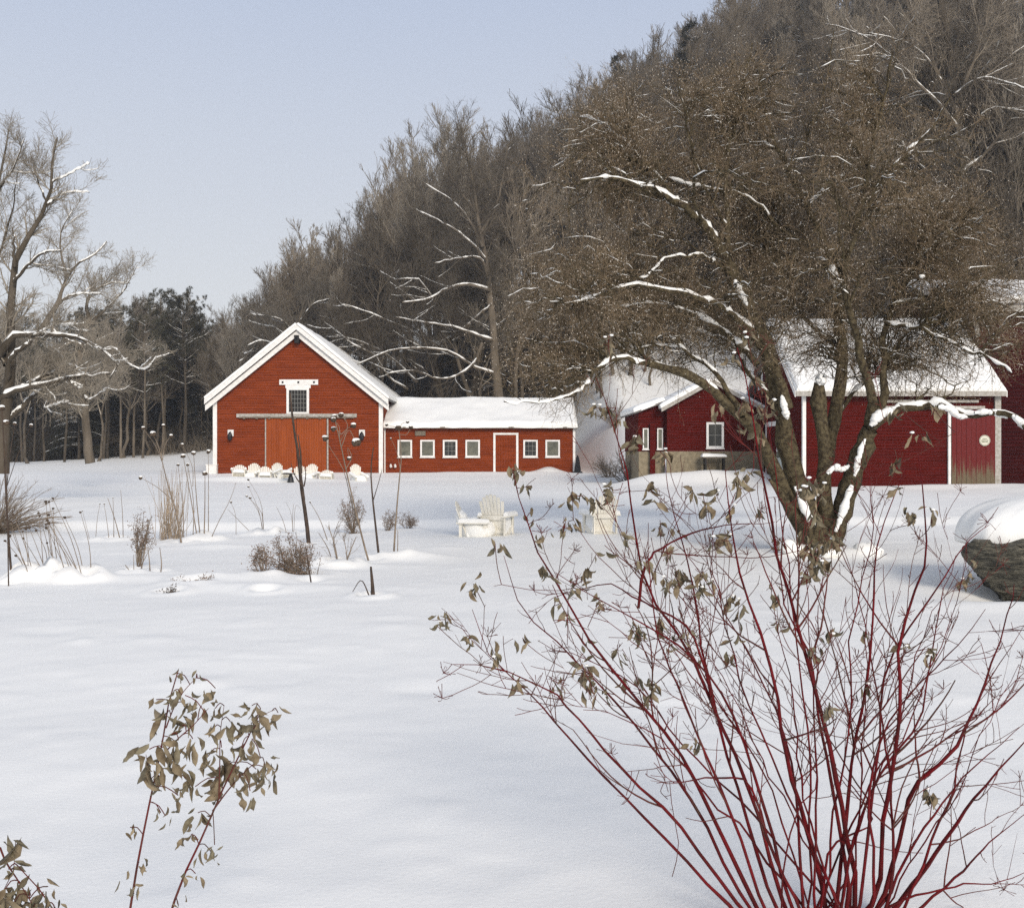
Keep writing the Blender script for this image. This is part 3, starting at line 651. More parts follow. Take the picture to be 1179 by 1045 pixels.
# ------------------------------------------------------------------ boulder
def boulder():
    c = np.array([6.80, 12.2, .30]); nu, nv = 220, 120
    t = thing('boulder', 'dark layered boulder under a thick rounded cap of snow', 'rock', (6.35, 12.2, 0))
    th = np.linspace(0, 2 * PI, nu, endpoint=False); ph = np.linspace(0, PI, nv); T, P = np.meshgrid(th, ph); sz = np.sin(P); cz = np.cos(P)
    sg = lambda v, e: np.sign(v) * np.abs(v) ** e
    import bmesh
    from mathutils import noise
    rr = random.Random(5); bm = bmesh.new()
    for k in range(46):
        a = rr.uniform(0, 2 * PI); z = rr.choice((-.42, -.36, .0, .1, .22, .34, .36)); f = np.interp(z, [-.42, -.1, .15, .25, .36], [.66, .82, .98, 1.0, .95]) * rr.uniform(.93, 1.03)
        bm.verts.new((math.copysign(abs(math.cos(a)) ** .75, math.cos(a)) * f * 1.60, math.copysign(abs(math.sin(a)) ** .75, math.sin(a)) * f * .95, z))
    bm.verts.new((-1.60, -.35, .20)); bm.verts.new((-1.55, -.55, .30)); bm.verts.new((-1.16, -.42, -.42)); bm.verts.new((-1.48, -.45, .02)); bm.verts.new((-1.2, -.85, .30)); bm.verts.new((-.9, -.60, -.42))
    h = bmesh.ops.convex_hull(bm, input=bm.verts[:]); bmesh.ops.delete(bm, geom=[g for g in h['geom_interior'] if isinstance(g, bmesh.types.BMVert)], context='VERTS')
    bmesh.ops.triangulate(bm, faces=bm.faces[:])
    for k in range(5): bmesh.ops.subdivide_edges(bm, edges=[e for e in bm.edges if e.calc_length() > .045], cuts=1, use_grid_fill=True); bmesh.ops.triangulate(bm, faces=bm.faces[:])
    bm.normal_update()
    for v in bm.verts:
        p_ = v.co; d = noise.fractal(Vector((p_.x * 1.5, p_.y * 1.5, p_.z * 4 + p_.x * .7)), 1, 2, 5) * .05
        d += (noise.cell(Vector((p_.x * 1.1 + 3, p_.y * 1.1, p_.z * 7 + p_.x * 1.3 + noise.noise(p_ * 2) * 1.5))) - .5) * .05 + noise.noise(Vector((p_.x * 5, p_.y * 5, p_.z * 22 + p_.x * 3))) * .018
        v.co = p_ + v.normal * d
    V = np.array([v.co[:] for v in bm.verts]) + c; bm.verts.index_update(); Fc = np.array([[v.index for v in f.verts] for f in bm.faces]); bm.free()
    build('rock_body', V, [Fc], M_rock, t, False)
    i = np.arange(nv - 1)[:, None] * nu; j = np.arange(nu)[None]; j2 = (j + 1) % nu
    m = MB(); 
    x = sg(np.cos(T), .85) * sz ** .6; y = sg(np.sin(T), .85) * sz ** .6; z = cz
    k = 1 + fbm(np.cos(T) * 1.6 + 4, np.sin(T) * 1.6 + 2) * .2 + fbm(x * 2 + 7, y * 2) * .1
    zz = np.where(z > 0, np.abs(z) ** .8 * .52, z * .10) + .03 * fbm(x * 2.2, y * 2.2) + .03 * x
    xk = x * k; xk = xk / abs(xk.min()) * 1.47
    V = np.stack([xk, y * k * .95, zz], -1) + c + [0.0, 0, .30]
    build('snow_cap', V, [np.stack([i + j, i + nu + j, i + nu + j2, i + j2], -1).reshape(-1, 4)], M_snow, t, True)
boulder()

# ------------------------------------------------------------------ leaves (batched curled blades)
def leaves(mb, pos, dirs, size, rng, curl=1., width=.62):
    N = len(pos); k = 6; u = np.linspace(0, 1, k)
    d = dirs / (np.linalg.norm(dirs, axis=1, keepdims=True) + 1e-9)
    sd = np.cross(d, rng.normal(size=(N, 3))); sd /= np.linalg.norm(sd, axis=1, keepdims=True) + 1e-9
    n = np.cross(d, sd)
    bend = rng.uniform(-1.5, 1.5, N) * curl
    cup = rng.uniform(.3, 1.25, N); tw = rng.uniform(-2., 2., N) * curl
    P = np.empty((N, k, 3)); P[:, 0] = pos
    st = size / (k - 1); S = np.empty((N, k, 3)); NN = np.empty((N, k, 3))
    for q in range(k):
        a = bend * u[q]; dd = d * np.cos(a)[:, None] + n * np.sin(a)[:, None]; nn = n * np.cos(a)[:, None] - d * np.sin(a)[:, None]
        b = tw * u[q]; S[:, q] = sd * np.cos(b)[:, None] + nn * np.sin(b)[:, None]; NN[:, q] = nn * np.cos(b)[:, None] - sd * np.sin(b)[:, None]
        if q: P[:, q] = P[:, q - 1] + dd * st[:, None]
    prof = np.array([.06, .62, 1., .86, .5, .02]); wv = size[:, None] * width * prof[None] * rng.uniform(.6, 1.1, (N, 1))
    hw = wv / 2
    A = P + S * (hw * np.cos(cup)[:, None])[..., None] + NN * (hw * np.sin(cup)[:, None])[..., None]
    B = P - S * (hw * np.cos(cup)[:, None])[..., None] + NN * (hw * np.sin(cup)[:, None])[..., None]
    j = rng.normal(size=A.shape) * (size * .02)[:, None, None]
    V = np.stack([A + j, P, B - j], 2).reshape(-1, 3)
    b = np.arange(N)[:, None, None] * k * 3; i = np.arange(k - 1)[None, :, None] * 3; c = np.arange(2)[None, None]
    Q = np.stack([b + i + c, b + i + c + 1, b + i + 3 + c + 1, b + i + 3 + c], -1).reshape(-1, 4)
    mb.add(V, Q)

# ------------------------------------------------------------------ the crabapple
def crabapple():
    rng = R_(42); D0 = 16.2
    base = gp(948, D0)
    t = thing('crabapple_tree', 'spreading many-stemmed crabapple tree with dense brown twigs and snow along its limbs', 'tree', tuple(base))
    # each: pixel path, end depth offset, r0, r1 (metres)
    L = [
     ([(950, 640), (940, 612), (925, 575), (911, 530), (903, 495), (897, 460), (890, 428), (880, 398), (866, 365), (850, 330), (838, 305)], 0, -.3, .185, .105),
     ([(838, 305), (822, 275), (803, 252), (783, 236), (760, 222), (730, 211), (698, 205), (668, 208)], -.3, -1.4, .085, .018),
     ([(838, 305), (838, 262), (836, 225), (838, 180), (846, 130), (858, 84), (866, 50)], -.3, .8, .06, .012),
     ([(952, 640), (966, 600), (978, 560), (990, 525), (1002, 494)], 0, -.5, .17, .13),
     ([(1002, 494), (1020, 478), (1048, 470), (1078, 466), (1096, 470), (1113, 478), (1140, 474), (1163, 478), (1185, 492), (1215, 500)], -.5, -1.8, .075, .03),
     ([(953, 632), (948, 590), (947, 560), (953, 520), (962, 480), (968, 440), (970, 400), (967, 352), (960, 312)], 0, .6, .13, .08),
     ([(960, 312), (948, 275), (930, 240), (908, 200), (892, 165), (880, 125), (874, 80)], .6, 1.6, .06, .012),
     ([(962, 330), (975, 290), (988, 248), (998, 200), (1008, 150), (1020, 100), (1028, 60)], .6, -.4, .055, .012),
     ([(1000, 500), (1003, 470), (1000, 438), (990, 402), (978, 362), (972, 320), (985, 270), (1005, 220)], -.4, -1.3, .085, .02),
     ([(1004, 490), (1016, 455), (1018, 420), (1018, 395), (1024, 362), (1040, 330), (1062, 300), (1090, 270), (1115, 235)], -.4, .9, .075, .014),
     ([(948, 636), (918, 596), (900, 562), (888, 530), (876, 505), (853, 479), (826, 456), (798, 436), (772, 424), (746, 418)], 0, -1.0, .15, .06),
     ([(746, 418), (722, 414), (702, 414), (688, 428), (668, 448), (640, 460), (605, 464), (580, 462)], -1.0, -2.0, .04, .008),
     ([(884, 410), (862, 378), (832, 354), (802, 343), (768, 334), (735, 328), (705, 333), (680, 344), (650, 350)], -.2, -1.8, .065, .014),
     ([(872, 420), (846, 392), (818, 370), (790, 358), (752, 350), (716, 352), (690, 362), (655, 378)], -.3, .9, .055, .012),
     ([(842, 315), (820, 298), (795, 294), (768, 297), (752, 310), (736, 320)], -.3, -1., .035, .01),
     ([(855, 480), (838, 448), (812, 420), (786, 402), (757, 396), (728, 404), (702, 420), (680, 445)], -.8, .4, .045, .01),
     ([(895, 262), (876, 238), (852, 224), (826, 217), (800, 214), (770, 205)], .9, .2, .035, .01),
     ([(1020, 372), (1052, 375), (1082, 388), (1110, 402), (1140, 412), (1165, 430)], 0, -1.4, .04, .01),
     ([(1026, 352), (1060, 345), (1098, 350), (1130, 360), (1160, 350)], 0, 1.8, .035, .01),
     ([(968, 400), (940, 380), (915, 350), (900, 310), (893, 270), (896, 235)], .5, 2.0, .05, .012),
     ([(903, 500), (888, 460), (862, 430), (850, 400), (820, 385), (780, 372)], 0, 2.0, .055, .012),
     ([(962, 480), (985, 450), (1010, 430), (1040, 420), (1075, 430), (1100, 445)], .5, 2.0, .045, .01),
     ([(838, 262), (815, 225), (800, 185), (790, 140), (780, 95)], -.1, -1.2, .035, .008),
     ([(905, 200), (930, 160), (945, 115), (955, 70), (960, 35)], 1.3, 2., .03, .008),
     ([(1005, 220), (1040, 180), (1070, 150), (1095, 110)], -.4, -1., .03, .008),
     ([(930, 240), (960, 200), (985, 160), (1000, 110)], 1., 2.4, .03, .008),
     ([(783, 236), (745, 190), (715, 160), (690, 140), (668, 135)], -.7, .8, .03, .007),
    ]
    n = 16; P = []; R = []
    for (pp, d0, d1, r0, r1) in L:
        k = len(pp); pts = [px(x, y, D0 + d0 + (d1 - d0) * (i / (k - 1))) for i, (x, y) in enumerate(pp)]
        if pp[0][1] > 625: pts[0] = np.array([pts[0][0], D0, base[2] - .15])
        q = resample(pts, n); q[1:-1] += rng.normal(size=(n - 2, 3)) * .018
        P.append(q); u = np.linspace(0, 1, n); R.append(r0 + (r1 - r0) * u ** .85)
    P = np.array(P); R = np.array(R)
    Rn = R * (1 + .07 * rng.normal(size=R.shape)); Rn[:, 0] = R[:, 0]
    for i in (0, 3, 5, 10): Rn[i, :2] *= np.array([1.35, 1.12])
    tr = MB(); tr.tube(P[[0, 3, 5, 8, 9, 10]], Rn[[0, 3, 5, 8, 9, 10]], 12)
    # broken stub and knots
    st = [px(956, 440, 15.9), px(943, 432, 15.7), px(938, 424, 15.6)]
    trunk = tr.build('trunk', M_bark, t, True)
    rest = [i for i in range(len(P)) if i not in (0, 3, 5, 8, 9, 10)]
    lb = MB(); lb.tube(P[rest], Rn[rest], 9)
    # hollow fork slab
    lb.tube(resample([px(905, 470, 15.9), px(898, 440, 15.8), px(893, 424, 15.7)], 5), np.array([.12, .10, .09, .07, .02]), 9)
    lb.tube(resample([px(955, 610, 16.1), px(948, 560, 15.9), px(950, 525, 15.8), px(946, 490, 15.8), px(942, 460, 15.8), px(943, 440, 15.8)], 9), np.array([.12, .12, .115, .11, .10, .095, .10, .13, .07]), 10)
    lb.tube(resample([px(925, 600, 16), px(905, 580, 15.7), px(893, 560, 15.5), px(886, 552, 15.4)], 6), np.array([.13, .10, .075, .06, .05, .02]), 9)
    limb = lb.build('limb', M_bark, t, True)
    # crown attractors
    cen = px(868, 278, D0 + .7); Na = 880
    d = rng.normal(size=(Na, 3)); d /= np.linalg.norm(d, axis=1, keepdims=True); rad = rng.uniform(.06, 1, Na) ** .42
    A = cen + d * rad[:, None] * np.array([4.0, 3.4, 2.75])
    def ell(c, r, k):
        d = rng.normal(size=(k, 3)); d /= np.linalg.norm(d, axis=1, keepdims=True); return c + d * (rng.random(k) ** .4)[:, None] * np.array(r)
    A = np.concatenate([A, ell(px(655, 360, D0 - 1), (1.15, 1.6, 1.15), 130), ell(px(620, 420, D0 - 1.2), (.7, 1.2, .6), 44), ell(px(655, 448, D0 - 1.3), (1.0, .9, .32), 34), ell(px(1110, 330, D0), (1.1, 1.8, 1.6), 170),
                        ell(px(700, 200, D0), (1.0, 1.5, .9), 60), ell(px(840, 110, D0), (1.5, 1.6, .6), 26), ell(px(1000, 405, D0 + .6), (1.3, 1.3, .6), 46), ell(px(1085, 420, D0 - .3), (.9, 1.2, .5), 36), ell(px(770, 390, D0 - .3), (1.2, 1.3, .6), 40), ell(px(925, 395, D0 + .8), (.6, 1.0, .5), 16), ell(px(980, 110, D0 + .5), (1.9, 1.6, .7), 30)])
    low = A[:, 2] < 1.6 + (522 - np.interp((A[:, 0] / A[:, 1]) * F + 589.5, [560, 640, 700, 800, 900, 1000, 1100, 1200], [475, 480, 455, 425, 415, 435, 462, 462])) / F * A[:, 1]
    A = A[~low]
    A = A[(A[:, 1] > D0 - .7) | (rng.random(len(A)) < .38)]
    LP = P[:, 4:].reshape(-1, 3); LR = R[:, 4:].ravel(); LT = np.gradient(P, axis=1)[:, 4:].reshape(-1, 3)
    br = []; rr = []
    for a in A:
        dv = a - LP; dist = np.linalg.norm(dv, axis=1) + .25 * np.abs(dv[:, 2] < -.2)
        cs = (dv * LT).sum(1) / (np.linalg.norm(dv, axis=1) * np.linalg.norm(LT, axis=1) + 1e-9)
        i = np.argmin(dist * (1.5 - .5 * cs))
        s = LP[i]; T = LT[i] / np.linalg.norm(LT[i]); ln = np.linalg.norm(a - s)
        mid = s + (a - s) * .45 + T * ln * .12 + np.array([0, 0, .16 * ln]) + rng.normal(size=3) * .07 * ln
        q = resample([s, mid, a], 9); q[1:] += rng.normal(size=(8, 3)) * .03 * ln ** .5
        br.append(q); r0 = min(LR[i] * .55, .006 + .011 * ln); rr.append(r0 * np.linspace(1, .3, 9))
    B1 = np.array(br); Q1 = np.array(rr)
    B2, Q2 = sprout(B1, Q1, 7600, rng, .12, 1, (.45, 1.15), (30, 75), 7, .22, .03, .7, .006, .4, absL=True, droop=.12)
    B3, Q3 = sprout(B2, Q2, 34000, rng, .1, 1, (.25, .70), (30, 80), 4, .25, .02, .8, .0034, .45, absL=True, droop=.1)
    B4, Q4 = sprout(B3, Q3, 62000, rng, .1, 1, (.08, .26), (30, 80), 3, .2, .02, .8, .0026, .6, absL=True)
    m = MB(); m.tube(B1, Q1, 6); m.tube(B2, Q2, 4); m.build('branches', M_bark, t, True)
    m = MB(); m.tube(B3, Q3, 3); m.tube(B4, Q4, 3); tw = m.build('crown', M_twig, t, True)
    # frosted buds / fruit
    e = np.concatenate([B3[rng.choice(len(B3), 26000)][:, -1], B4[rng.choice(len(B4), 42000)][:, -1]])
    s = rng.uniform(.003, .009, len(e))[:, None, None]
    o = np.array([[1, 0, 0], [-.5, .87, 0], [-.5, -.87, 0], [0, 0, 1.3], [0, 0, -1.]])
    V = e[:, None] + o[None] * s; b = np.arange(len(e))[:, None, None] * 5
    T = np.array([[0, 1, 3], [1, 2, 3], [2, 0, 3], [1, 0, 4], [2, 1, 4], [0, 2, 4]])[None] + b
    m = MB(); m.add(V, None, T.reshape(-1, 3)); m.build('bud', M_bud, tw)
    # snow
    m = MB(); rs = R_(9)
    snow_on(m, P[rest], R[rest], rs, 1.0, 7, 0, .95, .6, .88, .022, .35)
    snow_on(m, P[[0, 3, 5, 8, 9, 10]], R[[0, 3, 5, 8, 9, 10]] * .6, rs, 1.0, 7, 0, .7, .9, .80, 0, .5)
    snow_on(m, B1, Q1, rs, .3, 5, 0, .8, .7, .7, .006, .7)
    snow_on(m, B2[:, :4], Q2[:, :4], rs, .20, 4, 0, .9, .8, .6, .0045, .5); snow_on(m, B3[:, :2], Q3[:, :2], rs, .10, 3, 0, .9, .8, .5, .0035, .5)
    for (x, y, D, r) in ((1062, 318, 15.6, .07), (908, 641, 16.0, .34), (990, 640, 16.0, .36), (950, 647, 15.75, .26)):
        c_ = px(x, y, D) if y < 600 else gp(x, D) + [0, -.25, 0]; m.blob(c_, (r * .62, r * .5, r * .42), x, .6, 16, 10)
    for (pp, D, r) in (([(962, 612), (968, 596), (975, 575), (981, 558)], 15.75, .075), ([(984, 548), (988, 530), (993, 512), (996, 505)], 15.6, .05), ([(1003, 490), (1010, 480), (1022, 474), (1034, 470)], 15.5, .11), ([(952, 545), (960, 538), (970, 540), (978, 536)], 15.75, .085),
                      ([(916, 560), (922, 575), (930, 592), (938, 606)], 15.7, .075), ([(943, 441), (944, 438), (948, 437)], 15.75, .12), ([(958, 300), (959, 315), (962, 330)], 16.5, .09), ([(900, 455), (903, 468), (907, 482)], 15.75, .06), ([(1080, 468), (1094, 471), (1104, 479), (1116, 480)], 15.0, .085), ([(1122, 475), (1140, 474), (1160, 480)], 14.8, .075), ([(1166, 478), (1178, 488), (1190, 494)], 14.6, .09), ([(790, 240), (776, 231), (766, 228)], 15.7, .12), ([(860, 352), (852, 335), (846, 322)], 15.7, .06)):
        hz = abs(pp[0][0] - pp[-1][0]) > abs(pp[0][1] - pp[-1][1]); K = 26; u = np.linspace(0, 1, K)
        q = resample([px(a, b, D) for a, b in pp], K); q += rs.normal(size=q.shape) * .004
        m.tube(q, r * (.66 if hz else .85) * (.15 + .85 * np.sin(np.clip(u, .02, .98) * PI) ** .45) * (1 + 1.1 * fbm(u * 7 + r * 900, u * 0 + D)) * rs.uniform(.93, 1.07, K), 9)
    m.build('branch_snow', M_snow, limb, True)
crabapple()

# ------------------------------------------------------------------ forest prototypes
def bare_proto(seed, H, name='bare_tree', spread=.33, up=.09, pale=False, n1=30, n2=260, n3=1900, n4=3600, r0=None, start=.35, snow=.5, lean=0., thick=1.):
    rng = R_(seed); t = thing(name, 'bare tree', 'tree')
    n = 14; z = np.linspace(-.5, H * (.93 if spread < .2 else .74), n)
    w = np.cumsum(rng.normal(size=(n, 2)) * .012 * H, axis=0); w -= w[0]
    P = np.stack([w[:, 0] + lean * z, w[:, 1], z], -1)[None]; r0 = r0 or .0095 * H
    R = (r0 * (1 - .88 * np.linspace(0, 1, n) ** .9))[None]
    R[0, 0] *= 1.4
    vs = spread >= .2
    B1, Q1 = sprout(P, R, n1, rng, start, 1, (spread * .9, spread * 1.6) if vs else (spread * .7, spread * 1.15), (20, 62) if vs else (28, 60), 9, .09, up * (1.1 if vs else 1), .6, r0 * .45, .2)
    B2, Q2 = sprout(B1, Q1, n2, rng, .15, 1, (.3, .65), (18, 48), 7, .09, up * .9, .65, .03, .3)
    B3, Q3 = sprout(B2, Q2, n3, rng, .1, 1, (.4, .85), (15, 48), 5, .09, up * .9, .7, .014, .4)
    B4, Q4 = sprout(B3, Q3, n4, rng, .1, 1, (.45, 1.), (15, 45), 3, .09, up * .9, .8, .010, .6)
    Q4 = np.maximum(Q4, .008 * thick); Q3 = np.maximum(Q3, .012 * thick); Q2 = np.maximum(Q2, .018)
    m = MB(); m.tube(P, R, 8); m.build('trunk', M_fbark, t, True)
    tw = M_ltwig if pale else M_ftwig
    m = MB(); m.tube(B1, Q1, 5); m.tube(B2, Q2, 3); m.tube(B3, Q3, 3); m.tube(B4, Q4, 3); cr = m.build('crown', tw, t, True)
    if snow:
        m = MB(); snow_on(m, B1, Q1, rng, snow, 4, 0, .8, .6, .75, .02); snow_on(m, B2, Q2, rng, snow * .6, 3, 0, .8, .7, .7, .016); snow_on(m, B3[:1400], Q3[:1400], rng, snow * .25, 3, 0, .8, .7, .6, .012)
        if m.n: m.build('branch_snow', M_snow, cr, True)
    return t
def needles(mb, pos, rng, k=10, ln=.28, w=.035, up=.4):
    N = len(pos); p = np.repeat(pos, k, 0); d = rng.normal(size=(N * k, 3)); d[:, 2] += up; d /= np.linalg.norm(d, axis=1, keepdims=True)
    s = np.cross(d, rng.normal(size=d.shape)); s /= np.linalg.norm(s, axis=1, keepdims=True) + 1e-9
    l = rng.uniform(.6, 1.2, (N * k, 1)) * ln
    V = np.stack([p - s * w / 2, p + s * w / 2, p + d * l], 1).reshape(-1, 3)
    mb.add(V, None, np.arange(N * k * 3).reshape(-1, 3))
def pine_proto(seed, H, start=.55, name='pine_tree', nb=34, spread=.17, dense=1.):
    rng = R_(seed); t = thing(name, 'pine', 'tree'); n = 12; z = np.linspace(-.4, H * .97, n)
    w = np.cumsum(rng.normal(size=(n, 2)) * .004 * H, axis=0); P = np.stack([w[:, 0], w[:, 1], z], -1)[None]; r0 = .0095 * H
    R = (r0 * (1 - .85 * np.linspace(0, 1, n)))[None]
    m = MB(); m.tube(P, R, 8)
    Bd, Qd = sprout(P, R, 24, rng, .12, start, (.06, .12), (70, 95), 4, .12, -.02, .3, .02, .4); m.tube(Bd, Qd, 3); m.build('trunk', M_fbark, t, True)
    B1, Q1 = sprout(P, R, nb, rng, start, 1, (spread * .8, spread * 1.2), (55, 85), 7, .10, .07, .4, .05, .3)
    B2, Q2 = sprout(B1, Q1, int(330 * dense), rng, .3, 1, (.25, .5), (30, 65), 4, .15, .08, .6, .02, .5)
    m = MB(); m.tube(B1, Q1, 4); m.tube(B2, Q2, 3); cr = m.build('branches', M_fbark, t, True)
    e = np.concatenate([B2[:, -1], B2[:, 2], B2[:, 1], B1[:, -1], B1[:, -2]]); e = e[rng.random(len(e)) < .6]; e = e + rng.normal(size=e.shape) * .07
    m = MB(); needles(m, e, rng, 26, .30, .028, .5); m.build('crown', M_needle, t)
    m = MB(); snow_on(m, B1, Q1, rng, .6, 3, 0, .9, .9, .7, .03); 
    if m.n: m.build('branch_snow', M_snow, cr, True)
    return t
def hemlock_proto(seed, H, name='hemlock_tree'):
    rng = R_(seed); t = thing(name, 'hemlock', 'tree'); n = 12; z = np.linspace(-.4, H, n)
    P = np.stack([z * 0, z * 0, z], -1)[None]; R = (.009 * H * (1 - .9 * np.linspace(0, 1, n)))[None]
    m = MB(); m.tube(P, R, 7); m.build('trunk', M_fbark, t, True)
    nb = 120; f = rng.uniform(.08, .99, nb); az = rng.uniform(0, 2 * PI, nb); ln = H * .21 * (1 - f) ** .75 * rng.uniform(.7, 1.15, nb) + .3
    u = np.linspace(0, 1, 6)[None]; rr = ln[:, None] * u
    B1 = np.stack([np.cos(az)[:, None] * rr, np.sin(az)[:, None] * rr, (f * H)[:, None] + .12 * rr - .35 * ln[:, None] * u ** 2], -1); Q1 = .02 * (1 - .7 * u) * np.ones((nb, 1))
    B2, Q2 = sprout(B1, Q1, 900, rng, .15, 1, (.18, .4), (30, 60), 4, .08, -.05, .6, .012, .5)
    m = MB(); m.tube(B1, Q1, 3); m.tube(B2, Q2, 3); cr = m.build('branches', M_fbark, t, True)
    e = np.concatenate([B2[:, i] for i in (1, 2, 3)] + [B1[:, i] for i in (2, 3, 4, 5)]); e = e + rng.normal(size=e.shape) * .08
    m = MB(); needles(m, e, rng, 9, .30, .06, -.3); m.build('crown', M_needle2, t)
    m = MB(); snow_on(m, B1, Q1, rng, .35, 3, 0, .9, .9, .8, .03); m.build('branch_snow', M_snow, cr, True)
    return t

def make_forest():
    rng = R_(101)
    protos = [bare_proto(1, 21, spread=.30), bare_proto(2, 24, spread=.26, up=.13), bare_proto(3, 19, spread=.36), bare_proto(4, 23, spread=.24, up=.16, n1=40),
              bare_proto(5, 17, spread=.36, start=.26, pale=True), bare_proto(6, 22, spread=.3, up=.12, pale=True), bare_proto(8, 15, spread=.34, start=.12, snow=.9, up=.05)]
    pines = [pine_proto(11, 19), pine_proto(12, 21, .5, nb=38), pine_proto(13, 18, .45, nb=44, spread=.19, dense=1.3)]
    poles = [bare_proto(31, 19, spread=.16, up=.2, n1=16, n2=120, n3=900, n4=2600, start=.55, r0=.15), bare_proto(32, 21, spread=.14, up=.22, n1=14, n2=110, n3=900, n4=2600, start=.6, r0=.17, lean=.03, pale=True)]
    hems = [hemlock_proto(21, 18), hemlock_proto(22, 14)]
    used = set()
    cnt = {}
    SKX = [-50, 0, 60, 100, 140, 190, 215, 240, 262, 300, 350, 400, 450, 500, 540, 590, 640, 700, 760, 850, 1300]
    SKY = [350, 352, 350, 355, 338, 330, 330, 372, 352, 328, 268, 234, 198, 146, 130, 134, 116, 78, 30, -45, -200]
    HT = {p.name: max((c.bound_box[6][2] if c.type == 'MESH' else 0) for c in p.children) for p in protos + pines + hems + poles}
    def put(pr, x, y, sc, label, group, rz=None, tilt=0, z=None, exact=0):
        rz = rng.uniform(0, 2 * PI) if rz is None else rz
        z = float(gz(x, y)) if z is None else z
        if 'singled' not in label and z is not None:
            u = x / y * F + 589.5; zt = 1.6 + (522.5 - np.interp(u, SKX, SKY) - (rng.uniform(0, 1) ** 2 * 26 if not exact else 0)) / F * y
            sc = min(sc * 1.1, max(.25, (zt - z) / HT[pr.name]))
            if exact: sc = max(.25, (zt + exact - z) / HT[pr.name])
        if pr.name not in used:
            used.add(pr.name); o = pr; o.location = (x, y, z); o.rotation_euler = (0, 0, rz); o.scale = (sc,) * 3; o['label'] = label; o['group'] = group
        else: o = dup(pr, (x, y, z), rz, sc, label, group)
        o.rotation_euler[0] = tilt * rng.normal(); o.rotation_euler[1] = tilt * rng.normal()
        cnt[group] = cnt.get(group, 0) + 1
        return o
    # hillside
    rows = []
    y = 72.
    while y < 132:
        st = 3.5 + (y - 72) * .035
        x = -.36 * y
        while x < .56 * y:
            xx = x + rng.uniform(-.42, .42) * st; yy = y + rng.uniform(-.42, .42) * st
            x += st
            lim = np.interp(xx, [-30, -24, -14, 4, 9, 17, 20, 60], [88, 84, 73, 74, 80, 76, 64, 64])
            if yy < lim or xx / yy > .535 or xx < -.36 * yy: continue
            if xx < -25 and yy < 90: continue
            rows.append((xx, yy))
        y += st * .95
    y = 62.
    while y < 72:
        x = 18.
        while x < .56 * y:
            xx = x + rng.uniform(-1.6, 1.6); yy = y + rng.uniform(-1.2, 1.2); x += 4.0
            if xx > 19.5 and yy > 60: rows.append((xx, yy))
        y += 3.6
    rng.shuffle(rows)
    rows = sorted(rows[:270], key=lambda r: r[1])
    for (xx, yy) in rows:
        q = rng.random()
        dark = (xx > 20 and q < .17) or (xx < 20 and q < .03)
        if dark:
            put(hems[int(rng.integers(2))], xx, yy, rng.uniform(.8, 1.1), 'dark evergreen among the bare trees of the wooded hillside', 'evergreens on the wooded hillside')
        else:
            k = int(rng.choice(7, p=[.2, .2, .14, .2, .1, .1, .06])); sc = rng.uniform(.85, 1.12)
            if xx < -22: sc *= .82
            lbl = ('bare tree on the hillside behind the barn and the low shed', 'bare trees on the hillside behind the gabled barn') if xx < 6 else ('bare tree on the steep hillside above the middle and right barns', 'bare trees on the steep hillside at right')
            put(poles[int(rng.integers(2))] if rng.random() < .35 else protos[k], xx, yy, sc, *lbl, tilt=.03)
    # left wood
    for i in range(84):
        yy = rng.uniform(90, 132); xx = rng.uniform(-.53 * yy, -.285 * yy)
        if xx / yy > -.31 and yy < 100: continue
        q = rng.random()
        if q < .52: put(pines[int(rng.integers(3))], xx, yy, rng.uniform(.78, .98), 'tall straight pine in the wood left of the gabled barn', 'pines in the wood at left', tilt=.01)
        elif q < .70: put(hems[int(rng.integers(2))], xx, yy, rng.uniform(.55, .8), 'dark conical evergreen in the wood left of the gabled barn', 'evergreens in the wood at left')
        else: put(protos[int(rng.integers(5))], xx, yy, rng.uniform(.62, .8), 'bare tree standing among the pines left of the gabled barn', 'bare trees in the wood at left', tilt=.02)
    # singled-out trees
    put(pines[1], *px(213, 500, 92)[:2], .86, 'rightmost tall pine with an open ragged crown, against the sky left of the gabled barn', 'pines in the wood at left', exact=.3)
    put(pines[0], *px(189, 500, 94)[:2], .93, 'slim pine directly left of the rightmost ragged pine, its narrow top on the sky', 'pines in the wood at left', exact=.2)
    for (p_, D, pr, sc) in ((165, 86, pines[2], .86), (140, 88, pines[0], .9), (118, 90, pines[2], .95), (72, 84, pines[2], .80), (50, 90, pines[1], .78), (28, 92, pines[2], .84), (92, 96, hems[0], .85), (232, 98, hems[1], .62), (225, 106, hems[0], .5)):
        hm = pr in hems
        put(pr, *px(p_, 500, D)[:2], sc, 'dark conical evergreen in the wood left of the gabled barn' if hm else 'tall straight pine in the wood left of the gabled barn', 'evergreens in the wood at left' if hm else 'pines in the wood at left')
    put(hems[0], *px(712, 500, 96)[:2], 1.12, 'big dark evergreen poking above the hillside left of the crabapple top', 'evergreens on the wooded hillside', exact=.8)
    put(hems[0], *px(795, 500, 92)[:2], 1.05, 'dark evergreen above the crabapple crown near the skyline', 'evergreens on the wooded hillside')
    put(hems[1], *px(655, 500, 100)[:2], 1.2, 'small dark evergreen below the skyline between the two rounded bare crowns', 'evergreens on the wooded hillside')
    for p_ in (1110, 1150, 1085): put(hems[0], *px(p_, 500, 66 + (p_ % 7))[:2], .9, 'dark evergreen among the bare trees of the wooded hillside', 'evergreens on the wooded hillside')
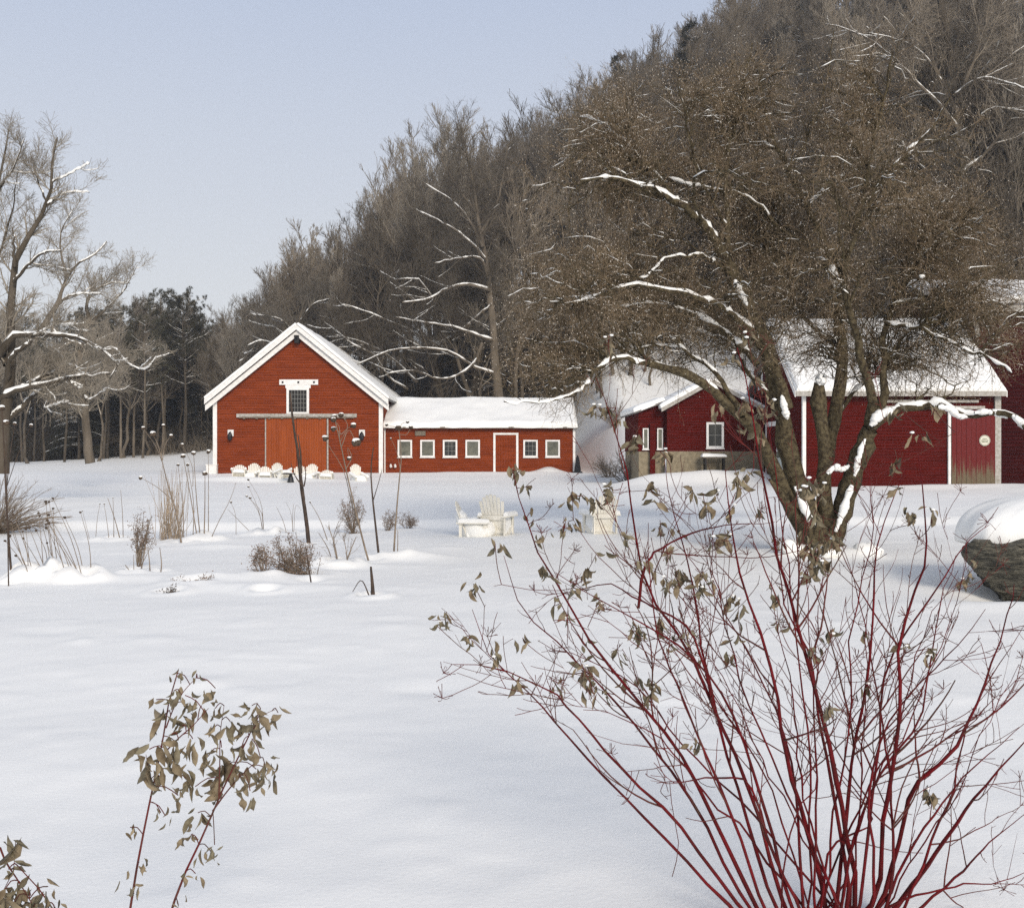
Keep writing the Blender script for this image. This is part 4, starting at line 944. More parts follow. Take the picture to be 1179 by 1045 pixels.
    for (p_, D, k, sc, lb_) in ((535, 92, 5, 1.15, 'tall pale bare tree with a broad rounded crown on the skyline behind the low shed'), (625, 98, 2, 1.15, 'rounded bare tree on the skyline right of the broad pale crown'), (470, 88, 3, .95, 'bare tree below the skyline left of the broad pale crown'),
                           (300, 92, 4, .78, 'short pale bare tree on the skyline just left of the barn peak'), (345, 90, 0, .75, 'bare tree on the skyline directly above the barn peak')):
        put(protos[k], *px(p_, 500, D)[:2], sc, lb_, 'bare trees on the hillside behind the gabled barn', exact=.5)
    for i in range(13):   # slim poles on the open snow slope and just above it
        u = rng.uniform(655, 760); D = rng.uniform(70, 80); xx = (u - 589.5) / F * D
        put(poles[i % 2], xx, D, rng.uniform(.45, .85), 'slim bare tree on the white slope between the low shed and the right-hand barns', 'slim trees on the white slope')
    for i in range(12):
        u = rng.uniform(930, 1185); D = rng.uniform(59.5, 66); xx = (u - 589.5) / F * D
        put(poles[i % 2], xx, D, rng.uniform(1.0, 1.3), 'tall pole-like bare tree close above the right-hand barn roofs', 'pole-like trees above the right barns')
    # big trunks top right
    for (p_, D, k, sc) in ((1052, 60, 1, 1.05), (1078, 62, 3, 1.1), (1100, 60.5, 1, 1.05), (1128, 63, 3, 1.1), (1152, 60, 0, 1.15), (1175, 62, 1, 1.1), (1025, 63, 2, 1.05), (990, 66, 3, 1.0), (1195, 60, 6, 1.3), (1110, 59.5, 6, 1.2), (1060, 61, 6, 1.25)):
        if p_ in (1110, 1060): D += 2
        put(protos[k], *px(p_, 500, D)[:2], sc, 'large bare tree close above the right-hand barn roofs', 'large bare trees above the right barns', tilt=.03)
    # trees on the left margin between big tree and wood
    for (p_, D, k, sc) in ((34, 82, 5, .7), (112, 84, 5, .70), (-10, 70, 5, .8)):
        put(protos[k], *px(p_, 500, D)[:2], sc, 'thin pale bare tree in front of the dark pines at left', 'pale bare trees before the pines')
    print(cnt, sum(cnt.values()))
make_forest()

# brush on the forest floor and the far wood (uncountable masses)
def brush(name, label, spots, rng, hgt, mat_, n=7, r=.012, per=26, seg=4):
    k = len(spots); base = np.repeat(spots, per, 0) + rng.normal(size=(k * per, 3)) * [.9, .9, 0]
    d = rng.normal(size=(k * per, 3)) * .42; d[:, 2] = 1; d /= np.linalg.norm(d, axis=1, keepdims=True)
    h = rng.uniform(.35, 1, (k * per, 1)) * hgt * rng.uniform(.5, 1.3, (k, 1)).repeat(per, 0)
    P = np.empty((k * per, seg, 3)); P[:, 0] = base - [0, 0, .2]
    for i in range(1, seg):
        d = d + rng.normal(size=d.shape) * .16; d /= np.linalg.norm(d, axis=1, keepdims=True); P[:, i] = P[:, i - 1] + d * h / (seg - 1)
    R = np.full((k * per, 1), r) * np.linspace(1.2, .4, seg)[None]
    m = MB(); m.tube(P, R, 3)
    B, Q = sprout(P, R, k * per * 2, rng, .3, 1, (.3, .7), (25, 60), 3, .1, .05, .7, r * .7, .5); m.tube(B, Q, 3)
    o = m.build(name, mat_, None, True); tag(o, label, 'undergrowth', kind='stuff'); return o
rg = R_(77); S = []
while len(S) < 1000:
    yy = rg.uniform(63, 125); xx = rg.uniform(-.36 * yy, .55 * yy); lim = np.interp(xx, [-30, -24, -14, 4, 9, 17, 20, 60], [92, 86, 73, 73, 80, 76, 63, 63])
    if yy > lim: S.append((xx, yy, float(gz(xx, yy))))
brush('hillside_brush', 'dense brown undergrowth filling the wooded hillside', np.array(S), rg, 2.8, M_ftwig)
S = []
while len(S) < 420:
    yy = rg.uniform(96, 132); xx = rg.uniform(-.56 * yy, -.27 * yy); S.append((xx, yy, float(gz(xx, yy))))
brush('woodland_brush', 'dark brushy undergrowth between the pines at left', np.array(S), rg, 4.5, M_ftwig, r=.018)

def far_wood():
    """the distant wood beyond, read as one mass: many slim trunks with twiggy and needled tops"""
    rng = R_(55); N = 620
    y = rng.uniform(136, 175, N); x = rng.uniform(-.62, -.16, N) * y
    z = gz(x, y); h = rng.uniform(11, 16.5, N)
    P = np.stack([np.stack([x + rng.normal(size=N) * .1, y, z - .3 + h * f], -1) for f in np.linspace(0, 1, 5)], 1)
    R = .16 * np.linspace(1, .2, 5)[None] * np.ones((N, 1)); m = MB(); m.tube(P, R, 4)
    B1, Q1 = sprout(P, R, 9000, rng, .15, 1, (.12, .28), (35, 80), 4, .15, .05, .5, .035, .4); m.tube(B1, Q1, 3)
    B2, Q2 = sprout(B1, Q1, 26000, rng, .1, 1, (.4, .8), (30, 60), 3, .15, .05, .7, .02, .5); m.tube(B2, Q2, 3)
    tag(m.build('distant_wood', M_ftwig, None, True), 'far dark mass of woodland closing the view at left', 'woodland', kind='stuff')
    e = B1[rng.choice(len(B1), 7000)][:, -1]; m = MB(); needles(m, e, rng, 12, .7, .12, .2)
    tag(m.build('distant_evergreens', M_needle2), 'far evergreen boughs mixed through the woodland at left', 'woodland', kind='stuff')
far_wood()

# ------------------------------------------------------------------ traced trees
def traced_tree(name, label, D0, limbs, base_px, n2, n3, n4, seed, tw, L2=(.5, 1.6), L3=(.3, .8), L4=(.15, .4), up=.06, r3=.008, r4=.006, snowp=1., bark=None, lowsnow=None, snow_minw=.03, droop=0, snow2=.5, group=None):
    rng = R_(seed); x = (base_px - 589.5) / F * D0; base = (x, D0, float(gz(x, D0)))
    t = thing(name, label, 'tree', base, group); n = 14; P = []; R = []; sp = []
    for (pp, d0, d1, r0, r1, tws) in limbs:
        k = len(pp); q = resample([px(a, b, D0 + d0 + (d1 - d0) * i / (k - 1)) for i, (a, b) in enumerate(pp)], n)
        q[1:-1] += rng.normal(size=(n - 2, 3)) * (.10 * r0 + .01); P.append(q); R.append(r0 + (r1 - r0) * np.linspace(0, 1, n) ** .9); sp.append(tws)
    P = np.array(P); R = np.array(R); sp = np.array(sp, bool)
    m = MB(); m.tube(P[:1], R[:1], 10); m.build('trunk', bark or M_fbark, t, True)
    m = MB(); m.tube(P[1:], R[1:] * (1 + .06 * rng.normal(size=R[1:].shape)), 8); lb = m.build('limb', bark or M_fbark, t, True)
    PP, RR = P[sp], R[sp]
    B2, Q2 = sprout(PP, RR, n2, rng, .25, 1, L2, (25, 60), 8, .13, up, .5, .035, .25, absL=True, droop=droop)
    B3, Q3 = sprout(B2, Q2, n3, rng, .1, 1, L3, (25, 65), 5, .16, up, .6, .012, .4, absL=True); Q3 = np.maximum(Q3, r3 * .6)
    B4, Q4 = sprout(B3, Q3, n4, rng, .1, 1, L4, (25, 65), 3, .16, up, .8, r4, .6, absL=True); Q4 = np.maximum(Q4, r4 * .6)
    m = MB(); m.tube(B2, Q2, 5); m.tube(B3, Q3, 3); m.tube(B4, Q4, 3); cr = m.build('crown', tw, t, True)
    m = MB(); snow_on(m, P[1:], R[1:], rng, snowp, 6, 0, .9, .55, .97, snow_minw, .18); snow_on(m, B2, Q2, rng, snow2, 4, 0, .85, .7, .7, snow_minw * .55, .4)
    if m.n: m.build('branch_snow', M_snow, lb, True)
    return t

D = 30
traced_tree('bare_tree', 'big bare tree at the left edge with thick limbs heavily loaded with snow', D, [
    ([(2, 545), (6, 500), (9, 440), (10, 400), (11, 361), (15, 329), (17, 308), (28, 278), (44, 261), (54, 235), (60, 208), (62, 173), (66, 158)], 0, .5, .21, .02, 1),
    ([(17, 308), (16, 290), (14.7, 262)], 0, .2, .06, .015, 0),
    ([(16, 325), (24, 314), (35, 302), (51, 291), (70, 289)], 0, -.8, .055, .02, 1),
    ([(60, 210), (75, 203), (90, 195), (103, 188)], .4, 0, .03, .01, 1),
    ([(54, 235), (47, 215), (40, 195), (35, 175)], .3, .8, .035, .01, 1),
    ([(54, 236), (70, 225), (88, 221), (103, 222)], .3, 1, .03, .01, 1),
    ([(-10, 420), (3, 404), (17, 386), (38, 384), (59, 385), (86, 387), (99, 393.5), (118, 404), (134, 419), (126, 436)], 0, -1.5, .12, .018, 1),
    ([(8, 446), (9, 430), (12, 414), (20, 406), (36, 391)], 0, -.8, .08, .05, 0),
    ([(0, 459), (21, 448), (56, 442), (79, 435), (105, 432), (127, 430)], 0, -1, .10, .035, 1),
    ([(23, 447), (40, 438), (63, 428), (72, 419), (84, 420), (96, 431)], -.2, .8, .08, .02, 1),
    ([(4, 488), (27, 467), (44, 451), (70, 443)], 0, .9, .10, .03, 1),
    ([(79, 436), (86, 443), (95, 447)], -.7, -.6, .03, .015, 0),
    ([(35, 390), (50, 380), (72, 374), (88, 372)], -.4, .3, .035, .015, 1),
    ([(55, 443), (57, 455), (52, 469), (60, 466), (80, 462)], -.5, -.2, .03, .01, 1),
    ([(8, 420), (-8, 380), (-14, 320), (-12, 260), (0, 200), (10, 150)], 0, 2, .12, .02, 1),
    ([(-14, 320), (0, 290), (12, 250), (20, 200)], 0.6, 1.2, .05, .012, 1),
    ([(-12, 240), (0, 215), (15, 195), (28, 160)], 1, 0, .05, .012, 1),
], 2, 150, 2100, 8000, 61, M_ltwig, L2=(.6, 1.7), L3=(.3, .8), L4=(.15, .38), up=.10, r3=.007, r4=.0055, snow_minw=.04)
D = 44
traced_tree('bare_tree', 'crooked bare tree with a pale snow-streaked trunk leaning left of the dark pines', D, [
    ([(104, 533), (101, 500), (98, 470), (95, 440), (92, 415), (94, 396), (104, 374), (122, 356)], 0, .5, .21, .05, 1),
    ([(94, 398), (80, 392), (64, 382), (55, 372)], 0, -.5, .07, .03, 1),
    ([(96, 455), (104, 460), (113, 454), (124, 447)], 0, -1, .07, .02, 1),
    ([(96, 456), (90, 467), (98, 478)], 0, .4, .05, .02, 0),
    ([(104, 374), (100, 352), (108, 334), (128, 326), (150, 326)], .2, 1.5, .09, .02, 1),
    ([(45, 382), (64, 353), (78, 318), (88, 305), (107, 294), (123, 278)], -1, .5, .13, .02, 1),
    ([(66, 350), (80, 341), (100, 338), (116, 338)], -.5, -1, .06, .02, 1),
    ([(122, 356), (138, 340), (150, 322), (158, 305)], .5, .5, .05, .01, 1),
    ([(110, 405), (130, 400), (150, 420), (165, 425), (180, 410)], 0, 0, .04, .01, 1),
    ([(78, 318), (70, 290), (72, 262), (85, 240)], -.4, 0.3, .06, .015, 1),
], 104, 90, 1300, 4500, 62, M_ltwig, L2=(.8, 2.4), L3=(.4, 1.0), L4=(.2, .5), up=.10, r3=.009, r4=.008, snow_minw=.05)
D = 72.5
traced_tree('bare_tree', 'large bare tree behind the low shed sending long snow-lined limbs out to the left', D, [
    ([(575, 470), (570, 420), (566, 380), (563, 330), (556, 285), (548, 240), (540, 190), (532, 150)], 0, .8, .38, .05, 1),
    ([(564, 334), (540, 328), (513, 333), (495, 344), (463, 348)], 0, -3, .15, .05, 1),
    ([(562, 320), (552, 297), (535, 297), (500, 303)], 0, -2, .11, .04, 1),
    ([(560, 300), (545, 282), (520, 262), (483, 243)], 0, -1, .12, .03, 1),
    ([(556, 285), (545, 262), (525, 235), (489, 211)], 0, 1, .12, .03, 1),
    ([(568, 392), (545, 384), (520, 376), (490, 371), (455, 365)], 0, -3, .13, .04, 1),
    ([(570, 430), (545, 422), (523, 407), (492, 401), (446, 405), (410, 420)], 0, -4, .12, .04, 1),
    ([(555, 395), (546, 418), (526, 432), (512, 437), (478, 427), (446, 430)], -.5, -3, .12, .04, 1),
    ([(566, 350), (540, 372), (515, 390), (500, 395)], 0, 1, .09, .03, 1),
    ([(553, 270), (570, 240), (580, 200), (585, 165)], .4, 0, .14, .03, 1),
    ([(548, 245), (530, 220), (512, 190), (500, 165)], .4, 1, .12, .03, 1),
    ([(540, 456), (526, 410), (520, 378), (500, 345), (480, 322), (455, 322)], 1, -1, .17, .05, 1),
    ([(526, 410), (495, 392), (460, 375), (425, 360), (395, 350)], 1, 0, .10, .03, 1),
    ([(480, 440), (448, 410), (420, 395), (385, 385)], 1, 0, .10, .03, 1),
    ([(470, 448), (450, 436), (432, 410), (405, 395), (380, 375)], -1, 0, .09, .03, 1),
], 575, 220, 2600, 9000, 63, M_ftwig, L2=(1.5, 4.5), L3=(.8, 2.), L4=(.5, 1.1), up=.07, r3=.014, r4=.011, snow_minw=.055, snow2=.6)
D = 78
traced_tree('bare_tree', 'snow-bent bare branches of a tree just behind the left slope of the barn roof', D, [
    ([(330, 520), (335, 450), (340, 400), (345, 370), (352, 340)], 0, .8, .22, .05, 1),
    ([(338, 400), (334, 380), (322, 368), (295, 363)], 0, -2, .10, .06, 1),
    ([(340, 395), (328, 385), (312, 376), (300, 374)], 0, -1, .06, .03, 1),
    ([(338, 410), (315, 395), (300, 392), (285, 398)], 0, -1, .06, .03, 1),
    ([(345, 370), (362, 350), (385, 345), (400, 355)], 0, -1, .07, .03, 1),
], 330, 90, 900, 2200, 64, M_ltwig, L2=(1.5, 3.5), L3=(.8, 1.8), L4=(.4, .9), up=.10, r3=.012, r4=.01, snow_minw=.06)

# snow-loaded limbs on the steep hillside, upper right
D = 58
traced_tree('bare_tree', 'broad old bare tree at upper right with long pale limbs slanting down-left', D, [
    ([(1112, 330), (1108, 250), (1105, 180), (1100, 120), (1092, 60), (1085, 0), (1080, -60)], 0, 1, .36, .16, 1),
    ([(1104, 150), (1078, 118), (1050, 90), (1020, 60), (985, 38), (950, 28)], 0, -2, .13, .03, 1),
    ([(1102, 130), (1072, 70), (1050, 20), (1035, -30)], 0, 1, .18, .07, 1),
    ([(1085, 95), (1060, 60), (1030, 45), (1000, 38)], 0, -3, .08, .03, 1),
    ([(1106, 200), (1140, 170), (1160, 140), (1190, 90)], 0, -1, .12, .03, 1),
    ([(1098, 110), (1130, 90), (1160, 95), (1190, 105)], 0, -2, .08, .03, 1),
    ([(1107, 230), (1075, 205), (1050, 180), (1035, 160)], 0, -2, .08, .03, 1),
    ([(1106, 180), (1140, 125), (1180, 128), (1210, 130)], 0, -2, .07, .03, 1),
    ([(1100, 120), (1125, 60), (1140, 10), (1150, -40)], 0, 1, .12, .05, 1),
], 1113, 170, 2000, 6000, 65, M_ftwig, L2=(1.2, 4.), L3=(.8, 2.), L4=(.4, 1.0), up=.05, r3=.012, r4=.010, snow_minw=.045, snow2=.6)

# ------------------------------------------------------------------ red-osier dogwood in the foreground
def dogwood():
    rng = R_(8); D0 = 3.45
    t = thing('dogwood_bush', 'large foreground dogwood bush of thin dark red stems with shrivelled olive leaves', 'shrub', tuple(gp(950, D0)))
    S = [
     ([(905, 1045), (880, 960), (850, 880), (820, 810), (792, 745), (762, 705), (738, 650), (730, 600), (716, 520), (700, 470), (686, 435)], .1, .0068),
     ([(985, 1045), (972, 950), (955, 860), (935, 780), (912, 700), (897, 650), (887, 590), (873, 520), (862, 450), (850, 400)], -.15, .0085),
     ([(962, 1045), (975, 930), (985, 850), (1000, 780), (1005, 700), (1008, 640), (1022, 590), (1044, 540)], .2, .0072),
     ([(1000, 1045), (1015, 950), (1030, 870), (1037, 800), (1035, 745), (1050, 690), (1066, 640), (1062, 570), (1058, 520)], -.2, .0085),
     ([(1010, 1045), (1036, 965), (1055, 900), (1098, 862), (1125, 810), (1148, 745), (1163, 700), (1168, 672)], .1, .0080),
     ([(1030, 1045), (1080, 980), (1130, 910), (1185, 848)], -.4, .0090),
     ([(1012, 1045), (1060, 960), (1120, 885), (1185, 828)], .4, .0055),
     ([(990, 1045), (1000, 950), (1012, 850), (1022, 765), (1048, 720), (1090, 660), (1122, 615), (1140, 605)], .3, .0055),
     ([(975, 1045), (962, 930), (943, 830), (930, 750), (905, 700), (893, 620)], .2, .0070),
     ([(950, 1045), (930, 960), (905, 870), (892, 790), (882, 745), (862, 690), (850, 650), (842, 600), (835, 540)], -.3, .0080),
     ([(893, 1045), (862, 950), (832, 850), (815, 780), (802, 700), (790, 640), (775, 590), (765, 530)], .3, .0062),
     ([(872, 1045), (822, 940), (772, 850), (722, 790), (682, 740), (652, 690), (622, 640), (602, 590), (590, 545)], -.1, .0070),
     ([(862, 1045), (802, 930), (742, 850), (692, 790), (642, 740), (602, 700), (580, 640)], .3, .0060),
     ([(852, 1045), (782, 950), (702, 870), (660, 820), (625, 790), (570, 768), (520, 765)], -.3, .0062),
     ([(842, 1045), (762, 960), (692, 890), (642, 835), (600, 790), (560, 750), (545, 700)], .0, .0055),
     ([(1020, 1045), (1025, 900), (1010, 800), (992, 700), (978, 650), (962, 610)], .5, .0052),
     ([(1005, 1045), (1002, 900), (1030, 820), (1075, 770), (1105, 740), (1135, 700)], -.1, .0052),
     ([(735, 700), (742, 655), (762, 630), (815, 608), (893, 602)], .05, .0048),
     ([(820, 808), (790, 720), (735, 690), (700, 672), (660, 680), (610, 705)], .1, .0040),
     ([(1060, 1045), (1110, 1000), (1150, 960), (1190, 930)], .3, .0050),
     ([(1022, 1045), (1100, 1020), (1150, 1015), (1190, 1000)], -.1, .0045),
     ([(938, 1045), (940, 900), (936, 800), (930, 700), (925, 610)], .5, .0042),
     ([(920, 1045), (890, 980), (860, 900), (835, 895), (790, 898), (757, 902)], -.5, .0055),
     ([(925, 1045), (918, 940), (905, 850), (872, 770), (840, 715), (800, 650), (770, 610)], .6, .0050),
     ([(912, 1045), (880, 930), (842, 820), (800, 760), (745, 720), (690, 690), (640, 660)], -.4, .0058),
     ([(968, 1045), (985, 960), (1020, 880), (1058, 830), (1068, 780), (1082, 700), (1100, 640)], .6, .0055),
     ([(880, 1045), (850, 960), (815, 870), (780, 790), (760, 740), (748, 660), (745, 600)], -.5, .0052),
     ([(1040, 1045), (1075, 960), (1100, 900), (1110, 840), (1140, 780), (1179, 720)], .2, .0050),
     ([(945, 1045), (955, 980), (1003, 940), (960, 880), (905, 850)], .4, .0045),
    ]
    n = 18; P = []; R = []
    for (pp, dd, r0) in S:
        k = len(pp); b0 = pp[0]
        pts = [px(x, y, D0 + dd * (i / (k - 1)) + .10 * math.sin(i * 1.3 + r0 * 900)) for i, (x, y) in enumerate(pp)]
        if b0[1] >= 1040:
            bx = 945 + (b0[0] - 945) * .62; g = gp(bx, D0 + rng.uniform(-.1, .1)); g[2] -= .06; pts = [g] + pts
        q = resample(pts, n); q[1:] += rng.normal(size=(n - 1, 3)) * .0022; P.append(q); R.append(r0 * (1 - .86 * np.linspace(0, 1, n) ** 1.15))
    for k in range(13):   # thinner companions between the main stems
        a, b = rng.choice(len(P), 2, replace=False); u = rng.uniform(.3, .7)
        if abs(P[a][-1][0] - P[b][-1][0]) > .8: u = rng.uniform(.1, .3)
        q = P[a] * (1 - u) + P[b] * u; q = q + np.array([rng.normal() * .03, rng.normal() * .10, 0]); q[1:] += rng.normal(size=(n - 1, 3)) * .004; g_ = gp(945 + rng.uniform(-55, 60), D0 + rng.uniform(-.12, .12)) - [0, 0, .05]; q = q + (g_ - q[0]) * ((1 - np.linspace(0, 1, n)) ** 1.5)[:, None]
        P.append(q); R.append(rng.uniform(.0028, .0045) * (1 - .8 * np.linspace(0, 1, n)))
    P = np.array(P); R = np.array(R)
    for i in range(len(P)):
        m = MB(); m.tube(P[i], R[i] * 1.15 * (1 + .05 * rng.normal(size=n)), 8); m.build('stem', M_dstem, t, True)
    # opposite upward-sweeping side branches
    B2, Q2 = sprout(P, R, 210, rng, .30, .97, (.22, .62), (25, 55), 9, .07, .05, .75, .0040, .42, absL=True)
    B3, Q3 = sprout(B2, Q2, 400, rng, .2, 1, (.10, .32), (25, 55), 6, .10, .06, .7, .0024, .5, absL=True)
    Bx, Qx = sprout(P, R, 120, rng, .35, 1, (.08, .25), (30, 60), 6, .10, .08, .7, .0024, .5, absL=True)
    B3 = np.concatenate([B3, Bx]); Q3 = np.maximum(np.concatenate([Q3, Qx]), .0011)
    B4, Q4 = sprout(B3, Q3, 700, rng, .2, 1, (.02, .08), (30, 60), 3, .12, .08, .8, .0014, .7, absL=True); Q4 = np.maximum(Q4, .0008)
    m = MB(); m.tube(B2, Q2, 6); m.tube(B3, Q3, 5); m.build('branches', M_dtwig, t, True)
    m = MB(); m.tube(B4, Q4, 4)
    # clustered cyme remains at tips
    tips = np.concatenate([B3[rng.choice(len(B3), 130, replace=False)][:, -1]])
    c = np.repeat(tips, 9, 0); d = rng.normal(size=c.shape); d[:, 2] += .8; d /= np.linalg.norm(d, axis=1, keepdims=True)
    PP = np.stack([c, c + d * .014, c + d * rng.uniform(.02, .04, (len(c), 1)) + rng.normal(size=c.shape) * .004], 1); m.tube(PP, np.array([[.0009, .0007, .0011]]).repeat(len(c), 0), 4)
    m.build('twigs', M_dtwig, t, True)
    # leaves: clusters on the left half and upper tips
    m = MB(); m2 = MB(); src = np.concatenate([B3[:, -1], B2[:, -1], P[:, -1], B3[:, 3]])
    u = src[:, 0] / src[:, 1] * F + 589.5; v = 522.5 - (src[:, 2] - 1.6) / src[:, 1] * F
    w = np.where(v < 760, 1., .15) * np.where(u < 960, 1., .28) + np.where((u < 760) & (v < 800), 1., 0)
    ids = rng.choice(len(src), 100, p=w / w.sum(), replace=False); c = src[ids]
    extra = np.array([px(a, b, D0 + e) for (a, b, e) in ((735, 722, -.1), (845, 732, 0), (855, 462, .1), (870, 500, .1), (945, 645, -.2), (1040, 562, .1), (1060, 500, -.2), (1050, 590, 0), (690, 690, 0), (640, 690, 0), (700, 470, .1), (610, 590, 0), (545, 672, 0), (570, 625, 0), (1035, 470, 0), (1075, 470, 0), (745, 560, 0), (760, 520, 0),
          (672, 570, 0), (655, 600, 0), (685, 470, .1), (700, 560, 0), (1000, 792, 0), (935, 655, -.2), (940, 590, .1), (925, 560, 0), (870, 440, 0), (880, 470, 0), (845, 410, 0), (1075, 590, 0), (590, 540, 0))])
    sp_ = np.concatenate([B3.reshape(-1, 3), B2.reshape(-1, 3), P.reshape(-1, 3)]); tw_ = []
    for e_ in extra:
        a_ = sp_[np.argmin(np.linalg.norm(sp_ - e_, axis=1) + .6 * np.clip(sp_[:, 2] - e_[2], 0, 1))]; tw_.append(resample([a_, (a_ + e_) / 2 + rng.normal(size=3) * .006 - [0, 0, .006], e_], 6))
    q_ = MB(); q_.tube(np.array(tw_), np.full((len(tw_), 6), .0014), 5); q_.build('leaf_stalks', M_dtwig, t, True)
    c = np.concatenate([c, extra]); k = rng.integers(3, 9, len(c)); cc = np.repeat(c, k, 0) + rng.normal(size=(k.sum(), 3)) * .011
    d = rng.normal(size=cc.shape) * .42; d[:, 2] -= .9
    h = rng.random(len(cc)) < .5; sz = rng.uniform(.024, .060, len(cc))
    leaves(m, cc[h], d[h], sz[h], rng); leaves(m2, cc[~h], d[~h], sz[~h], rng, 1.2, .6)
    m.build('dried_leaves', M_leaf, t, True); m2.build('olive_leaves', M_leaf2, t, True)
    m = MB(); q = cc[rng.choice(len(cc), 60)]
    for i, p_ in enumerate(q): m.blob(p_ + [0, 0, .006], (.008, .007, .004), i, .4, 7, 5)
    m.build('snow_crumbs', M_snow, t, True)
dogwood()

# ------------------------------------------------------------------ leafy dried sprigs, lower left
def sprig(label, D0, stems, clusters, seed, name='dried_sprig', basex=None):
    rng = R_(seed); t = thing(name, label, 'plant', tuple(gp(basex, D0)), 'dried leafy sprigs in the near corner'); P = []; R = []
    for i, (pp, r0, off) in enumerate(stems):
        pts = [px(x, y, D0 + off * k / (len(pp) - 1)) for k, (x, y) in enumerate(pp)]
        if pp[0][1] > 1040: g = gp(pp[0][0] - 30 + 8 * i, D0); g[2] -= .05; pts = [g] + pts
        P.append(resample(pts, 14)); R.append(r0 * (1 - .65 * np.linspace(0, 1, 14)))
    P = np.array(P); R = np.array(R)
    for i in range(len(P)):
        m = MB(); m.tube(P[i], R[i], 8); m.build('stem', M_dstalk if i > 50 else M_dtwig, t, True)
    m = MB(); m2 = MB(); tw = []
    for (x, y, k, sz) in clusters:
        k = int(k * 1.2) + 1
        c = px(x, y, D0 + rng.uniform(-.08, .08)); j = np.argmin(np.linalg.norm(P.reshape(-1, 3) - c, axis=1)); a = P.reshape(-1, 3)[j]
        if np.linalg.norm(a - c) > .015: tw.append(resample([a, (a + c) / 2 + [0, 0, .01], c], 5))
        cc = c + rng.normal(size=(k, 3)) * .013; d = rng.normal(size=(k, 3)) * .42; d[:, 2] -= .9
        s = rng.uniform(.65, 1.3, k) * sz * 1.2; h = rng.random(k) < .6
        if h.any(): leaves(m, cc[h], d[h], s[h], rng)
        if (~h).any(): leaves(m2, cc[~h], d[~h], s[~h], rng, 1.2, .5)
    if tw: q = MB(); q.tube(np.array(tw), np.full((len(tw), 5), .0013), 5); q.build('twigs', M_dtwig, t, True)
    m.build('dried_leaves', M_leaf, t, True)
    if m2.n: m2.build('olive_leaves', M_leaf2, t, True)
sprig('left of the two tall leafy dried sprigs standing in the lower left snow', 2.6, [([(150, 1045), (160, 985), (170, 935), (176, 905), (184, 870), (191, 830), (196, 800), (205, 772)], .0045, .05), ([(184, 872), (205, 850), (222, 835), (240, 815)], .0022, -.05), ([(176, 905), (171, 885), (168, 868)], .0018, 0), ([(191, 838), (200, 815), (212, 795), (226, 780)], .002, .05)],
      [(205, 775, 5, .018), (200, 795, 4, .03), (227, 780, 2, .03), (248, 792, 2, .035), (215, 815, 5, .035), (232, 812, 3, .03), (193, 820, 4, .05), (210, 835, 4, .04), (222, 850, 3, .035), (205, 860, 4, .035), (172, 862, 6, .045), (176, 880, 4, .055), (190, 870, 4, .04), (214, 895, 6, .04), (205, 915, 4, .035), (185, 935, 2, .02), (150, 952, 3, .025), (190, 938, 3, .028), (155, 1020, 6, .025), (160, 992, 2, .02), (180, 805, 2, .03), (213, 800, 3, .03), (198, 845, 4, .04), (186, 895, 3, .03)], 71, basex=140)
sprig('right of the two tall leafy dried sprigs, leaning right, in the lower left snow', 2.7, [([(198, 1045), (215, 1000), (232, 965), (245, 935), (258, 905), (275, 870), (292, 835), (300, 815)], .0045, .05), ([(245, 933), (262, 910), (280, 890), (300, 872)], .0025, -.05), ([(252, 920), (253, 880), (254, 840), (258, 812)], .002, .03), ([(292, 838), (305, 822), (318, 816)], .0014, 0)],
      [(290, 812, 4, .035), (296, 828, 6, .04), (320, 820, 4, .03), (265, 830, 5, .045), (248, 815, 3, .03), (255, 860, 3, .035), (240, 870, 5, .04), (262, 885, 7, .05), (250, 900, 5, .045), (278, 860, 4, .035), (290, 850, 4, .03), (295, 885, 6, .04), (288, 910, 5, .035), (305, 880, 5, .03), (310, 890, 4, .025), (275, 895, 3, .03), (228, 935, 5, .035), (220, 960, 5, .025), (243, 980, 4, .03), (247, 972, 3, .025), (225, 1005, 4, .025), (205, 1040, 4, .025), (245, 840, 3, .03), (280, 840, 3, .035), (225, 905, 2, .03)], 72, basex=185)
sprig('low tangle of dried leaves cut by the bottom left corner', 2.15, [([(70, 1060), (50, 1030), (35, 1010), (22, 998)], .003, 0), ([(0, 975), (6, 990), (20, 1012), (40, 1045)], .0022, 0), ([(-10, 1060), (5, 1020), (20, 990), (18, 968)], .002, 0)],
      [(20, 965, 2, .05), (10, 1000, 5, .03), (5, 1025, 8, .035), (20, 1020, 6, .03), (35, 1030, 6, .03), (55, 1020, 3, .035), (55, 1038, 6, .03), (15, 1040, 8, .03), (40, 1045, 8, .035), (0, 1040, 7, .03), (62, 1048, 4, .03)], 73, basex=30)

